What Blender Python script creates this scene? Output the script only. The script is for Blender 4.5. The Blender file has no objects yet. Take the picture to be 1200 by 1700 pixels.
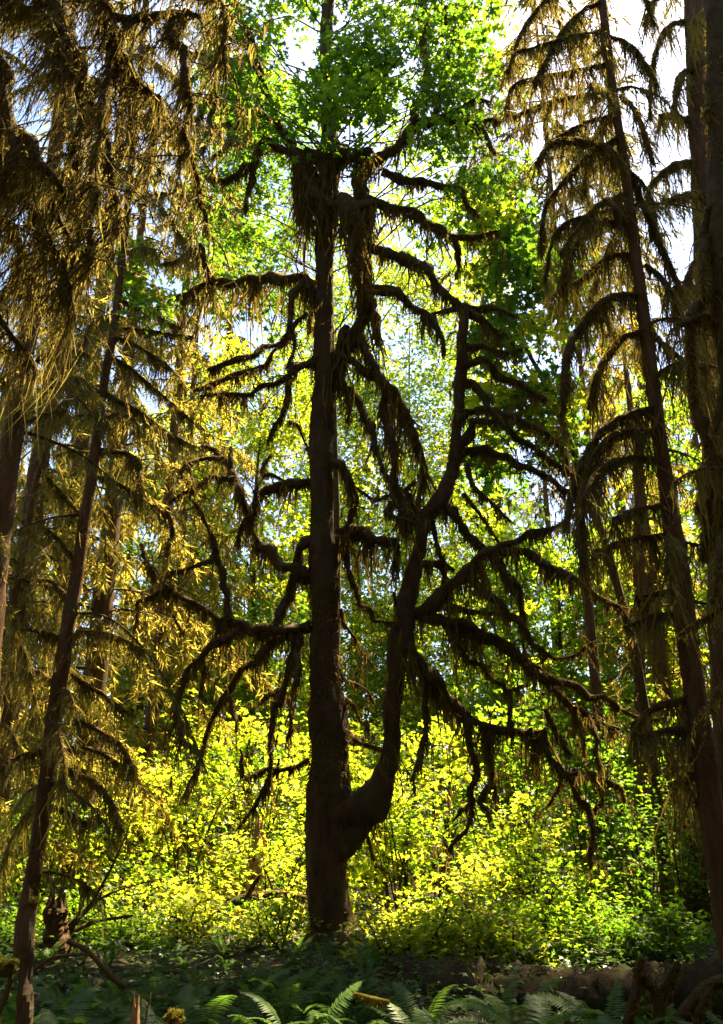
import bpy, math, random
import numpy as np
from mathutils import Vector, Matrix

# ------------------------------------------------------------------ camera, sky, sun, exposure
scene = bpy.context.scene
COL = scene.collection
R = math.radians
CAM = np.array((0.0, 0.0, 1.6)); PITCH = R(20.0); FPX = 1472.0
cam_d = bpy.data.cameras.new('camera'); cam = bpy.data.objects.new('camera', cam_d); COL.objects.link(cam)
cam.location = CAM; cam.rotation_euler = (R(90) + PITCH, 0, 0)
cam_d.sensor_fit = 'VERTICAL'; cam_d.angle = 2 * math.atan(850 / FPX); cam_d.clip_end = 3000; cam_d.clip_start = .05
scene.camera = cam

SUN_EL, SUN_AZ = R(61), R(36)          # azimuth measured from +Y towards +X
world = bpy.data.worlds.new('World'); scene.world = world; world.use_nodes = True
wn = world.node_tree.nodes; wl = world.node_tree.links
sky = wn.new('ShaderNodeTexSky'); sky.sky_type = 'NISHITA'; sky.sun_disc = False
sky.sun_elevation = SUN_EL; sky.sun_rotation = SUN_AZ; sky.air_density = 1.0; sky.dust_density = 1.2
wl.new(sky.outputs[0], wn['Background'].inputs[0]); wn['Background'].inputs[1].default_value = 0.05
sun_d = bpy.data.lights.new('sun', 'SUN'); sun_d.energy = 5.0; sun_d.angle = R(.53); sun_d.color = (1.0, .81, .50)
sun = bpy.data.objects.new('sun', sun_d); COL.objects.link(sun)
SUNV = Vector((math.sin(SUN_AZ) * math.cos(SUN_EL), math.cos(SUN_AZ) * math.cos(SUN_EL), math.sin(SUN_EL)))
sun.rotation_euler = SUNV.to_track_quat('Z', 'Y').to_euler(); sun.location = (10, 10, 40)
vs = scene.view_settings
vs.view_transform = 'Standard'; vs.look = 'None'; vs.exposure = 3.05; vs.gamma = 1.0; vs.use_curve_mapping = False
scene.render.engine = 'CYCLES'
cy = scene.cycles
cy.max_bounces = 7; cy.diffuse_bounces = 4; cy.glossy_bounces = 2; cy.transmission_bounces = 5; cy.transparent_max_bounces = 4
cy.use_denoising = True; cy.caustics_reflective = False; cy.caustics_refractive = False; cy.sample_clamp_indirect = 6

# ------------------------------------------------------------------ helpers
rng = np.random.default_rng(11); random.seed(11)
SP, CP = math.sin(PITCH), math.cos(PITCH)

def at(px, py, Y):
    """photo pixel (1200 x 1700 grid) at world distance Y -> point"""
    u = (px - 600) / FPX; v = -(py - 850) / FPX
    d = np.array((u, CP - v * SP, SP + v * CP)); return CAM + d * (Y / d[1])

def mpp(py, Y):
    v = -(py - 850) / FPX
    return Y / (CP - v * SP) / FPX        # metres per pixel there

def ss(a, b, x):
    t = np.clip((x - a) / (b - a), 0, 1); return t * t * (3 - 2 * t)

def ground_z(x, y):
    z = -.48 + .50 * ss(8.0, 14.5, y) + .9 * ss(24, 60, y)
    return z + .07 * np.sin(x * .9 + 1.3) * np.sin(y * .7) + .03 * np.sin(x * 2.3 + y * 1.7)

class G:
    """collects triangles and quads into ONE mesh"""
    def __init__(s): s.v = []; s.f3 = []; s.f4 = []; s.n = 0; s.m3 = []; s.m4 = []
    def add(s, V, F3=None, F4=None, m=0):
        V = np.asarray(V, float).reshape(-1, 3)
        if F3 is not None and len(F3):
            s.f3.append(np.asarray(F3, int) + s.n); s.m3.append(np.full(len(F3), m))
        if F4 is not None and len(F4):
            s.f4.append(np.asarray(F4, int) + s.n); s.m4.append(np.full(len(F4), m))
        s.v.append(V); s.n += len(V)
    def mesh(s, name, mats, smooth=True):
        me = bpy.data.meshes.new(name)
        if s.n == 0: return me
        V = np.concatenate(s.v)
        f3 = np.concatenate(s.f3) if s.f3 else np.zeros((0, 3), int)
        f4 = np.concatenate(s.f4) if s.f4 else np.zeros((0, 4), int)
        me.vertices.add(len(V)); me.vertices.foreach_set('co', V.astype(np.float32).ravel())
        li = np.concatenate((f3.ravel(), f4.ravel())).astype(np.int32)
        me.loops.add(len(li)); me.loops.foreach_set('vertex_index', li)
        n3, n4 = len(f3), len(f4)
        st = np.concatenate((np.arange(n3) * 3, n3 * 3 + np.arange(n4) * 4)).astype(np.int32)
        me.polygons.add(n3 + n4); me.polygons.foreach_set('loop_start', st)
        me.polygons.foreach_set('use_smooth', np.full(n3 + n4, smooth))
        mi = np.concatenate([np.concatenate(s.m3) if s.m3 else np.zeros(0), np.concatenate(s.m4) if s.m4 else np.zeros(0)])
        me.polygons.foreach_set('material_index', mi.astype(np.int32))
        for m in (mats if isinstance(mats, (list, tuple)) else [mats]): me.materials.append(m)
        me.update(calc_edges=True); return me
    def build(s, name, mats, parent=None, smooth=True):
        o = bpy.data.objects.new(name, s.mesh(name, mats, smooth)); COL.objects.link(o); o.parent = parent; return o

def tag(o, label=None, cat=None, group=None, kind=None):
    if label: o['label'] = label
    if cat: o['category'] = cat
    if group: o['group'] = group
    if kind: o['kind'] = kind
    return o

def thing(name, label, cat, group=None, loc=None):
    o = bpy.data.objects.new(name, None); COL.objects.link(o); o.empty_display_size = .1
    if loc is not None: o.location = [float(c) for c in loc]
    return tag(o, label, cat, group)

def spline(P, step, tens=1.0):
    """Catmull-Rom through rows of P (any columns), resampled to about `step` metres"""
    P = np.asarray(P, float)
    if len(P) == 2: P = np.vstack((P[0], (P[0] + P[1]) / 2, P[1]))
    Q = np.vstack((2 * P[0] - P[1], P, 2 * P[-1] - P[-2])); out = []
    for i in range(1, len(Q) - 2):
        a, b, c, d = Q[i - 1], Q[i], Q[i + 1], Q[i + 2]
        n = max(2, min(16, int(np.linalg.norm((c - b)[:3]) / step)))
        t = np.linspace(0, 1, n, endpoint=False)[:, None]
        m0, m1 = (c - a) * .5 * tens, (d - b) * .5 * tens; t2, t3 = t * t, t ** 3
        out.append((2 * t3 - 3 * t2 + 1) * b + (t3 - 2 * t2 + t) * m0 + (3 * t2 - 2 * t3) * c + (t3 - t2) * m1)
    out.append(P[-1:]); return np.vstack(out)

def tube(g, S, sides=8, lump=.12, m=0, flute=0.0, cap=True):
    """S rows x,y,z,r already resampled"""
    S = np.asarray(S, float); P = S[:, :3]; r = np.maximum(S[:, 3], .0015); n = len(P)
    T = np.gradient(P, axis=0); T /= np.linalg.norm(T, axis=1)[:, None] + 1e-9
    N = np.zeros_like(T); a = np.array((1., 0, 0)) if abs(T[0, 0]) < .8 else np.array((0, 1., 0))
    v = a - T[0] * a.dot(T[0]); N[0] = v / np.linalg.norm(v)
    for i in range(1, n):
        v = N[i - 1] - T[i] * N[i - 1].dot(T[i]); N[i] = v / (np.linalg.norm(v) + 1e-9)
    B = np.cross(T, N); th = np.linspace(0, 2 * math.pi, sides, endpoint=False)
    s = np.concatenate(([0], np.cumsum(np.linalg.norm(np.diff(P, axis=0), axis=1))))
    k = 1.0 + np.zeros((n, sides)); rm = r.mean() + 1e-6
    for _ in range(5):
        f = rng.uniform(.35, 2.2) / rm / 2; q = rng.integers(0, 4); ph = rng.uniform(0, 6.3)
        k += lump * .5 * np.sin(s[:, None] * f + q * th[None] + ph + rng.uniform(0, 2) * np.sin(s[:, None] * f * .37))
    if flute: k += flute * np.sin(5 * th[None] + s[:, None] * .3) * .6 + flute * np.sin(9 * th[None] - s[:, None] * .5 + 1) * .4
    k += rng.normal(0, lump * .45, (n, sides))
    ring = P[:, None] + r[:, None, None] * k[..., None] * (np.cos(th)[None, :, None] * N[:, None] + np.sin(th)[None, :, None] * B[:, None])
    V = ring.reshape(-1, 3); i, j = np.meshgrid(np.arange(n - 1), np.arange(sides), indexing='ij'); j2 = (j + 1) % sides
    F = np.stack((i * sides + j, i * sides + j2, (i + 1) * sides + j2, (i + 1) * sides + j), -1).reshape(-1, 4)
    F3 = None
    if cap:
        V = np.vstack((V, P[-1] + T[-1] * r[-1] * .6)); e = (n - 1) * sides; jj = np.arange(sides)
        F3 = np.stack((e + jj, e + (jj + 1) % sides, np.full(sides, n * sides)), -1)
    g.add(V, F3, F, m)

def strands(g, root, D, W, mid_off=.08, m=0, lod=0):
    """ribbons root -> root+D, width W, tapering to a point (lod 1: one triangle each)"""
    N = len(root)
    if N == 0: return
    L = np.linalg.norm(D, axis=1)
    a = rng.uniform(0, 2 * math.pi, N); side = np.stack((np.cos(a), np.sin(a), rng.uniform(-.3, .3, N)), -1)
    Dn = D / (L[:, None] + 1e-9)
    side -= Dn * (side * Dn).sum(1)[:, None]; side /= np.linalg.norm(side, axis=1)[:, None] + 1e-9
    w = W[:, None] * .5
    if lod:
        V = np.stack((root - side * w, root + side * w, root + D), 1).reshape(-1, 3); g.add(V, np.arange(N)[:, None] * 3 + np.array([[0, 1, 2]]), None, m); return
    mid = root + D * .55 + rng.normal(0, 1, (N, 3)) * (L * mid_off)[:, None]
    V = np.stack((root - side * w, root + side * w, mid + side * w * .8, mid - side * w * .8, root + D), 1).reshape(-1, 3)
    b = np.arange(N)[:, None] * 5
    g.add(V, b + np.array([[3, 2, 4]]), b + np.array([[0, 1, 2, 3]]), m)

DR = 2.5
def drape(g, S, per_m=7, length=.3, wid=.022, lean=(0, 0), k=14, spread=.07, m=0, s0=0.0, pw=2.2):
    """tapering mats of hanging moss below a resampled branch S"""
    P = S[:, :3]; s = np.concatenate(([0], np.cumsum(np.linalg.norm(np.diff(P, axis=0), axis=1)))); tot = s[-1]
    nc = max(1, int(per_m * tot * (1 - s0)))
    c = rng.uniform(s0 * tot, tot, nc); cl = length * (.10 + 1.35 * rng.uniform(0, 1, nc) ** pw) * (.55 + .6 * np.abs(np.sin(c * 2.3 + rng.uniform(0, 6)))) ; cw = spread * rng.uniform(.4, 2.2, nc)
    idx = np.repeat(np.arange(nc), k); o = rng.uniform(-1, 1, len(idx))
    sp = np.clip(c[idx] + o * cw[idx], 0, tot)
    base = np.stack([np.interp(sp, s, S[:, q]) for q in range(4)], -1); cen = np.stack([np.interp(c, s, S[:, q]) for q in range(3)], -1)[idx]
    r = base[:, 3]; root = base[:, :3].copy()
    a = rng.uniform(0, 2 * math.pi, len(idx))
    root[:, 0] += np.cos(a) * r * .7; root[:, 1] += np.sin(a) * r * .7; root[:, 2] -= r * rng.uniform(-.5, .8, len(idx))
    L = cl[idx] * (1 - np.abs(o) ** 1.5 * .7) * rng.uniform(.55, 1.0, len(idx)) * DR
    D = np.stack((lean[0] * L, lean[1] * L, -L), -1) + rng.normal(0, .13, (len(idx), 3)) * L[:, None]
    D[:, :2] += (cen - base[:, :3])[:, :2] * rng.uniform(.3, 1.0, (len(idx), 1))
    strands(g, root, D, wid * rng.uniform(.35, 1.5, len(idx)), .10, m)

def fuzz(g, S, per_m=220, ln=.07, wid=.02, m=0, up=.1):
    """shaggy coat: short tufts that stand off the bark and hang"""
    P = S[:, :3]; s = np.concatenate(([0], np.cumsum(np.linalg.norm(np.diff(P, axis=0), axis=1)))); tot = s[-1]
    N = int(per_m * tot)
    if N < 1: return
    sp = rng.uniform(0, tot, N); b = np.stack([np.interp(sp, s, S[:, q]) for q in range(4)], -1)
    d = rng.normal(0, 1, (N, 3)); d[:, 2] += up; d /= np.linalg.norm(d, axis=1)[:, None]
    root = b[:, :3] + d * b[:, 3:4] * .95
    l = (ln * rng.uniform(.4, 1.6, N) * (.7 + .6 * np.sin(sp * 7 + 1.3) * np.sin(sp * 2.9)))[:, None]
    D = d * l * .75; D[:, 2] -= l[:, 0] * .75
    strands(g, root, D, wid * rng.uniform(.5, 1.4, N), .1, m, 1)

def twigs(g, S, per_m=1.2, ln=.6, r0=.009, m=0, down=.3, moss=None, s0=.1):
    P = S[:, :3]; tot = np.linalg.norm(np.diff(P, axis=0), axis=1).sum(); n = len(P)
    for _ in range(rng.poisson(per_m * tot)):
        i = int(rng.uniform(s0, 1) * (n - 1)); d = rng.normal(0, 1, 3); d[2] -= down; d /= np.linalg.norm(d)
        L = ln * rng.uniform(.35, 1.3); q = [np.append(P[i], r0 * rng.uniform(.7, 1.3))]
        for kk in range(1, 5):
            d = d + rng.normal(0, .28, 3) + np.array((0, 0, -.06)); d /= np.linalg.norm(d)
            q.append(np.append(q[-1][:3] + d * L / 4, r0 * (1 - kk / 4.6)))
        T = spline(q, .12); tube(g, T, 4, .15, m, cap=False)
        for _k in range(rng.integers(0, 3)):               # side twigs
            e = T[rng.integers(len(T) // 3, len(T)), :3]; dd = rng.normal(0, 1, 3) + d * .8; dd /= np.linalg.norm(dd); l2 = L * rng.uniform(.2, .5)
            tube(g, np.array([np.append(e, r0 * .5), np.append(e + dd * l2 * .5 + rng.normal(0, .03, 3), r0 * .4), np.append(e + dd * l2, r0 * .2)]), 3, 0, m, cap=False)
        if moss is not None: drape(moss, T, 5, .12, .02, k=5, spread=.04); fuzz(moss, T, 70, .03, .014)

def cords(g, gm, S, per_m=3, ln=.7, r0=.005, lean=(0, 0), fz=170, fl=.022, s0=.05):
    """thin crooked hanging twigs in a sleeve of moss"""
    P = S[:, :3]; tot = np.linalg.norm(np.diff(P, axis=0), axis=1).sum(); n = len(P)
    for _ in range(rng.poisson(per_m * tot)):
        i = int(rng.uniform(s0, 1) * (n - 1)); L = ln * rng.uniform(.3, 1.3); d = np.array((lean[0] + rng.normal(0, .35), lean[1] + rng.normal(0, .35), rng.uniform(-.9, .2))); q = [np.append(P[i], r0 * 1.5)]
        for kk in range(1, 6):
            d = d + np.array((lean[0] * .3, lean[1] * .3, -.45)) + rng.normal(0, .22, 3); d /= np.linalg.norm(d); q.append(np.append(q[-1][:3] + d * L / 5, r0 * (1.5 - kk * .24)))
        T = spline(q, .09); tube(g, T, 3, .2, 0, cap=False); T2 = T.copy(); T2[:, 3] *= rng.uniform(.8, 2.4); fuzz(gm, T2, fz, fl * rng.uniform(.6, 1.8), .009)
        if rng.uniform() < .5: drape(gm, T[2:], 8, .07, .01, k=5, spread=.03, lean=lean)

def inst(g, V0, F3, pos, yaw, tilt, scale, roll=None, m=0):
    """copies of a small template, yaw about z after a tilt about a random horizontal axis"""
    N = len(pos); ta = rng.uniform(0, 2 * math.pi, N) if roll is None else roll
    ca, sa, cb, sb = np.cos(yaw), np.sin(yaw), np.cos(tilt), np.sin(tilt)
    V = V0[None] * np.asarray(scale).reshape(N, 1, 1)
    x = V[..., 0] * ca[:, None] - V[..., 1] * sa[:, None]; y = V[..., 0] * sa[:, None] + V[..., 1] * ca[:, None]; z = V[..., 2]
    ax, ay = np.cos(ta)[:, None], np.sin(ta)[:, None]          # rotate by tilt about axis (ax,ay,0)
    dot = ax * x + ay * y; c, s_ = cb[:, None], sb[:, None]
    X = x * c + (ay * z) * s_ + ax * dot * (1 - c); Yy = y * c + (-ax * z) * s_ + ay * dot * (1 - c); Z = z * c + (ax * y - ay * x) * s_
    W = np.stack((X, Yy, Z), -1) + pos[:, None]
    k = len(V0); F = (np.arange(N)[:, None, None] * k + F3[None]).reshape(-1, 3)
    g.add(W.reshape(-1, 3), F, None, m)

def leaf_template(kind):
    if kind == 'maple':      # five pointed lobes
        ang = np.radians([-90, -52, -28, -8, 14, 36, 58, 76, 90, 104, 122, 144, 166, 188, 208, 232])
        rad = np.array([.10, .34, .62, .36, .86, .80, .44, .80, 1.0, .80, .44, .80, .86, .36, .62, .34])
    elif kind == 'maple_lo':
        ang = np.radians([-90, -25, 5, 28, 56, 90, 124, 152, 175, 205]); rad = np.array([.12, .62, .42, .9, .5, 1., .5, .9, .42, .62])
    elif kind == 'lo':
        ang = np.radians([-90, 12, 48, 90, 132, 168]); rad = np.array([.4, .92, .5, 1., .5, .92])
    elif kind == 'vine':     # rounder small leaf
        ang = np.radians([-90, -20, 35, 62, 90, 118, 145, 200]); rad = np.array([.35, .6, .85, .62, 1., .62, .85, .6])
    else:                    # plain pointed oval
        ang = np.radians([-90, 0, 45, 90, 135, 180]); rad = np.array([.9, .5, .6, 1., .6, .5])
    x, y = np.cos(ang) * rad * .5, np.sin(ang) * rad * .5
    V = np.vstack(([0, 0, 0], np.stack((x, y, -.55 * (x * x + .5 * y * y)), -1))); n = len(ang); j = np.arange(n)
    return V, np.stack((np.zeros(n, int), 1 + j, 1 + (j + 1) % n), -1)
LEAF = {k: leaf_template(k) for k in ('maple', 'maple_lo', 'lo', 'vine', 'oval')}

def pad_points(c, rad, thick, n):
    a = rng.uniform(0, 2 * math.pi, n); rr = rad * np.sqrt(rng.uniform(0, 1, n)) * (1 + .25 * np.sin(3 * a + rng.uniform(0, 6)))
    p = np.stack((np.cos(a) * rr, np.sin(a) * rr, rng.normal(0, thick, n) - .35 * rr * rr / rad), -1)
    tx, ty = rng.normal(0, .22, 2); p[:, 2] += p[:, 0] * tx + p[:, 1] * ty
    return np.asarray(c) + p

# ------------------------------------------------------------------ materials
def mat(name):
    m = bpy.data.materials.new(name); m.use_nodes = True; n = m.node_tree.nodes; l = m.node_tree.links
    n.remove(n['Principled BSDF']); return m, n, l, n['Material Output']

def vary(n, l, c1, c2, rnd, scale=None):
    mx = n.new('ShaderNodeMix'); mx.data_type = 'RGBA'; mx.inputs[6].default_value = (*c1, 1); mx.inputs[7].default_value = (*c2, 1)
    l.new(rnd, mx.inputs[0]); return mx.outputs[2]

def rand_out(n, l):
    ge = n.new('ShaderNodeNewGeometry'); oi = n.new('ShaderNodeObjectInfo'); a = n.new('ShaderNodeMath'); a.operation = 'ADD'
    l.new(ge.outputs['Random Per Island'], a.inputs[0]); l.new(oi.outputs['Random'], a.inputs[1])
    f = n.new('ShaderNodeMath'); f.operation = 'FRACT'; l.new(a.outputs[0], f.inputs[0]); return f.outputs[0]

def leafy(name, d1, d2, t1, t2, tmix=.5, gloss=.05, rough=.38):
    m, n, l, out = mat(name); r = rand_out(n, l)
    df = n.new('ShaderNodeBsdfDiffuse'); tr = n.new('ShaderNodeBsdfTranslucent'); gl = n.new('ShaderNodeBsdfGlossy'); gl.inputs['Roughness'].default_value = rough
    l.new(vary(n, l, d1, d2, r), df.inputs[0]); l.new(vary(n, l, t1, t2, r), tr.inputs[0])
    a = n.new('ShaderNodeMixShader'); a.inputs[0].default_value = tmix; l.new(df.outputs[0], a.inputs[1]); l.new(tr.outputs[0], a.inputs[2])
    b = n.new('ShaderNodeMixShader'); b.inputs[0].default_value = gloss; l.new(a.outputs[0], b.inputs[1]); l.new(gl.outputs[0], b.inputs[2])
    l.new(b.outputs[0], out.inputs[0]); return m

def rough_mat(name, c1, c2, c3, scale=6, bump=.6, stretch=(1, 1, 1), bscale=22, moss=None, moss_amt=.5):
    m, n, l, out = mat(name); tc = n.new('ShaderNodeTexCoord'); mp = n.new('ShaderNodeMapping'); mp.inputs['Scale'].default_value = stretch
    l.new(tc.outputs['Object'], mp.inputs[0])
    nz = n.new('ShaderNodeTexNoise'); nz.inputs['Scale'].default_value = scale; nz.inputs['Detail'].default_value = 6; nz.inputs['Roughness'].default_value = .65; l.new(mp.outputs[0], nz.inputs[0])
    cr = n.new('ShaderNodeValToRGB'); e = cr.color_ramp.elements; e[0].position = .3; e[0].color = (*c1, 1); e[1].position = .72; e[1].color = (*c3, 1)
    q = cr.color_ramp.elements.new(.5); q.color = (*c2, 1); l.new(nz.outputs[0], cr.inputs[0]); col = cr.outputs[0]
    if moss:
        n2 = n.new('ShaderNodeTexNoise'); n2.inputs['Scale'].default_value = 2.6; n2.inputs['Detail'].default_value = 5; l.new(tc.outputs['Object'], n2.inputs[0])
        r2 = n.new('ShaderNodeMapRange'); r2.inputs[1].default_value = moss_amt; r2.inputs[2].default_value = moss_amt + .12; l.new(n2.outputs[0], r2.inputs[0])
        mx = n.new('ShaderNodeMix'); mx.data_type = 'RGBA'; l.new(r2.outputs[0], mx.inputs[0]); l.new(col, mx.inputs[6]); mx.inputs[7].default_value = (*moss, 1); col = mx.outputs[2]
    b1 = n.new('ShaderNodeTexNoise'); b1.inputs['Scale'].default_value = bscale; b1.inputs['Detail'].default_value = 8; b1.inputs['Roughness'].default_value = .7; l.new(mp.outputs[0], b1.inputs[0])
    bp = n.new('ShaderNodeBump'); bp.inputs['Strength'].default_value = bump; bp.inputs['Distance'].default_value = .04; l.new(b1.outputs[0], bp.inputs['Height'])
    pb = n.new('ShaderNodeBsdfPrincipled'); pb.inputs['Roughness'].default_value = .9; pb.inputs['Specular IOR Level'].default_value = .2
    l.new(col, pb.inputs['Base Color']); l.new(bp.outputs[0], pb.inputs['Normal']); l.new(pb.outputs[0], out.inputs[0]); return m

M = {}
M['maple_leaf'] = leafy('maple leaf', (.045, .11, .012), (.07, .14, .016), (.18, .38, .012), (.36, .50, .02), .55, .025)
M['sun_leaf'] = leafy('sunlit maple leaf', (.06, .12, .012), (.09, .13, .016), (.40, .54, .015), (.64, .66, .03), .62, .02)  # maple leaf again, with sunlight put into its yellower colour
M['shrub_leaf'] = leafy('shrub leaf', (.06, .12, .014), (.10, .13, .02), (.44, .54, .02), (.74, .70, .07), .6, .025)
M['shade_leaf'] = leafy('deep green shade leaf', (.035, .085, .014), (.055, .11, .016), (.10, .25, .012), (.20, .35, .018), .5, .025)  # darker green leaf, shade is put into the colour
M['moss'] = leafy('hanging moss', (.10, .062, .016), (.13, .092, .022), (.19, .125, .028), (.28, .20, .04), .4, .0)
M['moss_sunlit'] = leafy('sunlit hanging moss', (.12, .085, .02), (.15, .11, .028), (.34, .24, .05), (.44, .34, .07), .48, .0)  # lit copy of the moss: golden sunlight put into the colour
M['moss_near'] = leafy('lacy olive moss', (.07, .048, .014), (.15, .115, .03), (.18, .12, .03), (.40, .33, .07), .45, .0)
M['moss_green'] = leafy('cushion moss', (.075, .066, .012), (.14, .12, .02), (.18, .16, .018), (.30, .26, .03), .4, .0)
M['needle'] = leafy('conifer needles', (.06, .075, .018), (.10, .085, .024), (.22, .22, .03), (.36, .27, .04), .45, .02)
M['needle_sunlit'] = leafy('sunlit conifer needles', (.09, .10, .02), (.12, .10, .026), (.42, .38, .05), (.58, .44, .07), .52, .0)  # conifer needles with sunlight mixed into a brighter golden colour
M['fern'] = leafy('sword fern', (.038, .085, .014), (.06, .11, .018), (.10, .24, .02), (.18, .30, .03), .38, .022, .45)
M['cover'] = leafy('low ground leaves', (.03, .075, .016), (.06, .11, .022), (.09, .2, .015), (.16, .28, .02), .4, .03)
M['bark'] = rough_mat('mossy maple bark', (.028, .014, .005), (.065, .033, .011), (.105, .058, .021), 5, 1.0, (1, 1, .35), 20, (.06, .044, .010), .48)
M['branch'] = rough_mat('moss covered branch', (.04, .023, .007), (.07, .043, .011), (.105, .071, .016), 9, 1.0, (1, 1, 1), 30)
M['bark_red'] = rough_mat('reddish conifer bark', (.05, .023, .009), (.105, .05, .019), (.16, .084, .036), 7, 1.0, (1, 1, .22), 26, (.085, .062, .018), .56)
M['bark_grey'] = rough_mat('dead grey wood', (.05, .034, .018), (.095, .066, .034), (.15, .105, .055), 8, 1.0, (1, 1, .3), 30, (.085, .075, .014), .48)
M['bare'] = rough_mat('broken orange wood', (.20, .10, .04), (.34, .19, .08), (.45, .28, .13), 9, .8, (1, 1, .15), 30)
M['log'] = rough_mat('mossy rotten log', (.018, .011, .005), (.035, .022, .008), (.05, .038, .010), 5, 1.0, (1, 1, 1), 18, (.04, .045, .010), .5)
M['soil'] = rough_mat('forest floor', (.012, .008, .004), (.024, .017, .008), (.03, .032, .010), 1.7, 1.0, (1, 1, 1), 9)
print('materials ok')

# ------------------------------------------------------------------ ground
def make_ground():
    xs = np.concatenate((-np.geomspace(400, 14, 24), np.linspace(-12, 12, 90), np.geomspace(14, 400, 24)))
    ys = np.concatenate((-np.geomspace(300, 6, 16), np.linspace(-4, 30, 120), np.geomspace(32, 500, 30)))
    X, Y = np.meshgrid(xs, ys); Z = ground_z(X, Y) + rng.normal(0, .015, X.shape)
    V = np.stack((X, Y, Z), -1).reshape(-1, 3); nx = len(xs); i, j = np.meshgrid(np.arange(len(ys) - 1), np.arange(nx - 1), indexing='ij')
    F = np.stack((i * nx + j, i * nx + j + 1, (i + 1) * nx + j + 1, (i + 1) * nx + j), -1).reshape(-1, 4)
    g = G(); g.add(V, None, F); return tag(g.build('ground', M['soil']), kind='structure')
make_ground()

# ------------------------------------------------------------------ tree building blocks
def path(pts, Y0, rscale=1.0):
    """pixel rows (px, py, r_px[, dY]) -> rows x,y,z,r"""
    out = []
    for p in pts:
        Y = Y0 + (p[3] if len(p) > 3 else 0)
        out.append(np.append(at(p[0], p[1], Y), p[2] * mpp(p[1], Y) * rscale))
    return np.array(out)

def wander(pts, amp):
    """give a traced branch its own run in depth: dY grows away from the root"""
    n = len(pts); a = rng.uniform(-amp, amp); w = rng.uniform(-.25, .25) * amp
    return [(p[0], p[1], p[2], (p[3] if len(p) > 3 else 0) + a * i / max(1, n - 1) + w * math.sin(i * 1.3)) for i, p in enumerate(pts)]

def add_branch(root, pts, Y0, moss=.3, per_m=8, tw=1.3, amp=1.2, mats=('branch', 'moss'), lump=.16, fz=240, step=.09, name='branch', k=14, wid=.022, fatten=1.0, s0=0.0, wan=True, lean=(0, 0), spread=.07, cd=0, cl=.6, fw=.02):
    C = path(wander(pts, amp) if wan else pts, Y0, fatten)
    if wan and len(C) > 2:                                  # kinks between the traced points
        K = [C[0]]
        for i in range(1, len(C)):
            d = np.linalg.norm(C[i, :3] - C[i - 1, :3]); mk = (C[i] + C[i - 1]) / 2; mk[:3] += rng.normal(0, .09 * d, 3); mk[3] *= rng.uniform(.8, 1.25); K += [mk, C[i]]
        C = np.array(K)
    S = spline(C, step, .5)
    if wan: S[:, 3] *= np.linspace(1.12, .72, len(S))
    S[:, :3] += np.cumsum(rng.normal(0, .006, (len(S), 3)), 0) * .6
    g = G(); gm = G(); tube(g, S, 8, lump)
    if tw:
        twigs(g, S, tw * 1.9, .9, .009, moss=gm if moss > 0 else None)
        if S[-1, 3] < .08: twigs(g, S[-max(4, len(S) // 4):], tw * 4.5, .8, .007, moss=gm if moss > 0 else None, s0=.3)
    if moss > 0: drape(gm, S, per_m, moss, wid, k=k, s0=s0, lean=lean, spread=spread)
    if fz: fuzz(gm, S, fz, .07 if fw > .015 else .045, fw)
    if cd: cords(g, gm, S, cd, cl, lean=lean)
    o = g.build(name, M[mats[0]], root)
    if gm.n: tag(gm.build('hanging_moss', M[mats[1]], o, False), kind='stuff')
    return S

# ------------------------------------------------------------------ the big mossy maple in the middle
Y0 = 15.0
maple = thing('maple_tree', 'big dark moss-draped maple with forked trunk and crooked limbs, in the centre', 'tree', loc=at(550, 1560, Y0) * np.array((1, 1, 0)) )
maple.location = (0, 0, 0)
g = G(); gm = G()
S = spline(path([(560, 1600, 70), (553, 1565, 52), (547, 1530, 41), (545, 1480, 36), (543, 1430, 35), (545, 1380, 38), (546, 1330, 42), (545, 1280, 38), (545, 1230, 36), (543, 1185, 36), (540, 1140, 29), (540, 1080, 27), (538, 1010, 27), (536, 950, 25), (534, 890, 21), (533, 830, 20), (533, 750, 20), (535, 650, 18), (537, 560, 17), (538, 480, 17), (540, 400, 18), (545, 330, 17), (548, 260, 15), (546, 180, 12), (540, 90, 10), (545, -20, 11), (540, -200, 8), (545, -420, 4)], Y0, .9), .10)
tube(g, S, 26, .10, flute=.08)
for q, (px, py, dx) in enumerate([(524, 1330, -1), (556, 1190, .6), (528, 1190, -.8), (562, 1400, .5), (526, 1430, -.6), (545, 1290, 0)]):      # burls on the trunk
    c = at(px, py, Y0 - .18); B = np.array([np.append(c + (0, .05, -.4), .03), np.append(c + (0, .0, -.12), .12), np.append(c + (0, .02, .1), .13), np.append(c + (0, .08, .42), .03)])
    tube(g, spline(B, .05), 12, .14)
tube(g, spline(path([(548, 1440, 14), (572, 1398, 22), (596, 1362, 20), (622, 1330, 12)], Y0), .06), 12, .2)
for px, py, dx, dy in [(600, 1580, 70, -.7), (520, 1580, -55, -.6), (590, 1570, 60, .5), (540, 1590, -10, -1.0), (575, 1590, 35, -1.0)]:       # root flare
    a = at(px - dx * .6, py - 40, Y0); b = at(px, py - 6, Y0 + dy * .6); c = at(px + dx * .5, py + 10, Y0 + dy); c[2] = ground_z(c[0], c[1]) - .08
    tube(g, spline([np.append(a, .2), np.append(b, .17), np.append(c, .09)], .06), 10, .15)
fuzz(gm, S[: len(S) * 3 // 4], 900, .06, .022); drape(gm, S[len(S) // 4:], 5, .14, .03, k=14)
lo = S[: len(S) // 4]
fuzz(gm, lo, 1300, .08, .026)
tr = g.build('trunk', M['bark'], maple); tag(gm.build('moss', M['moss'], tr, False), kind='stuff')

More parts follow.
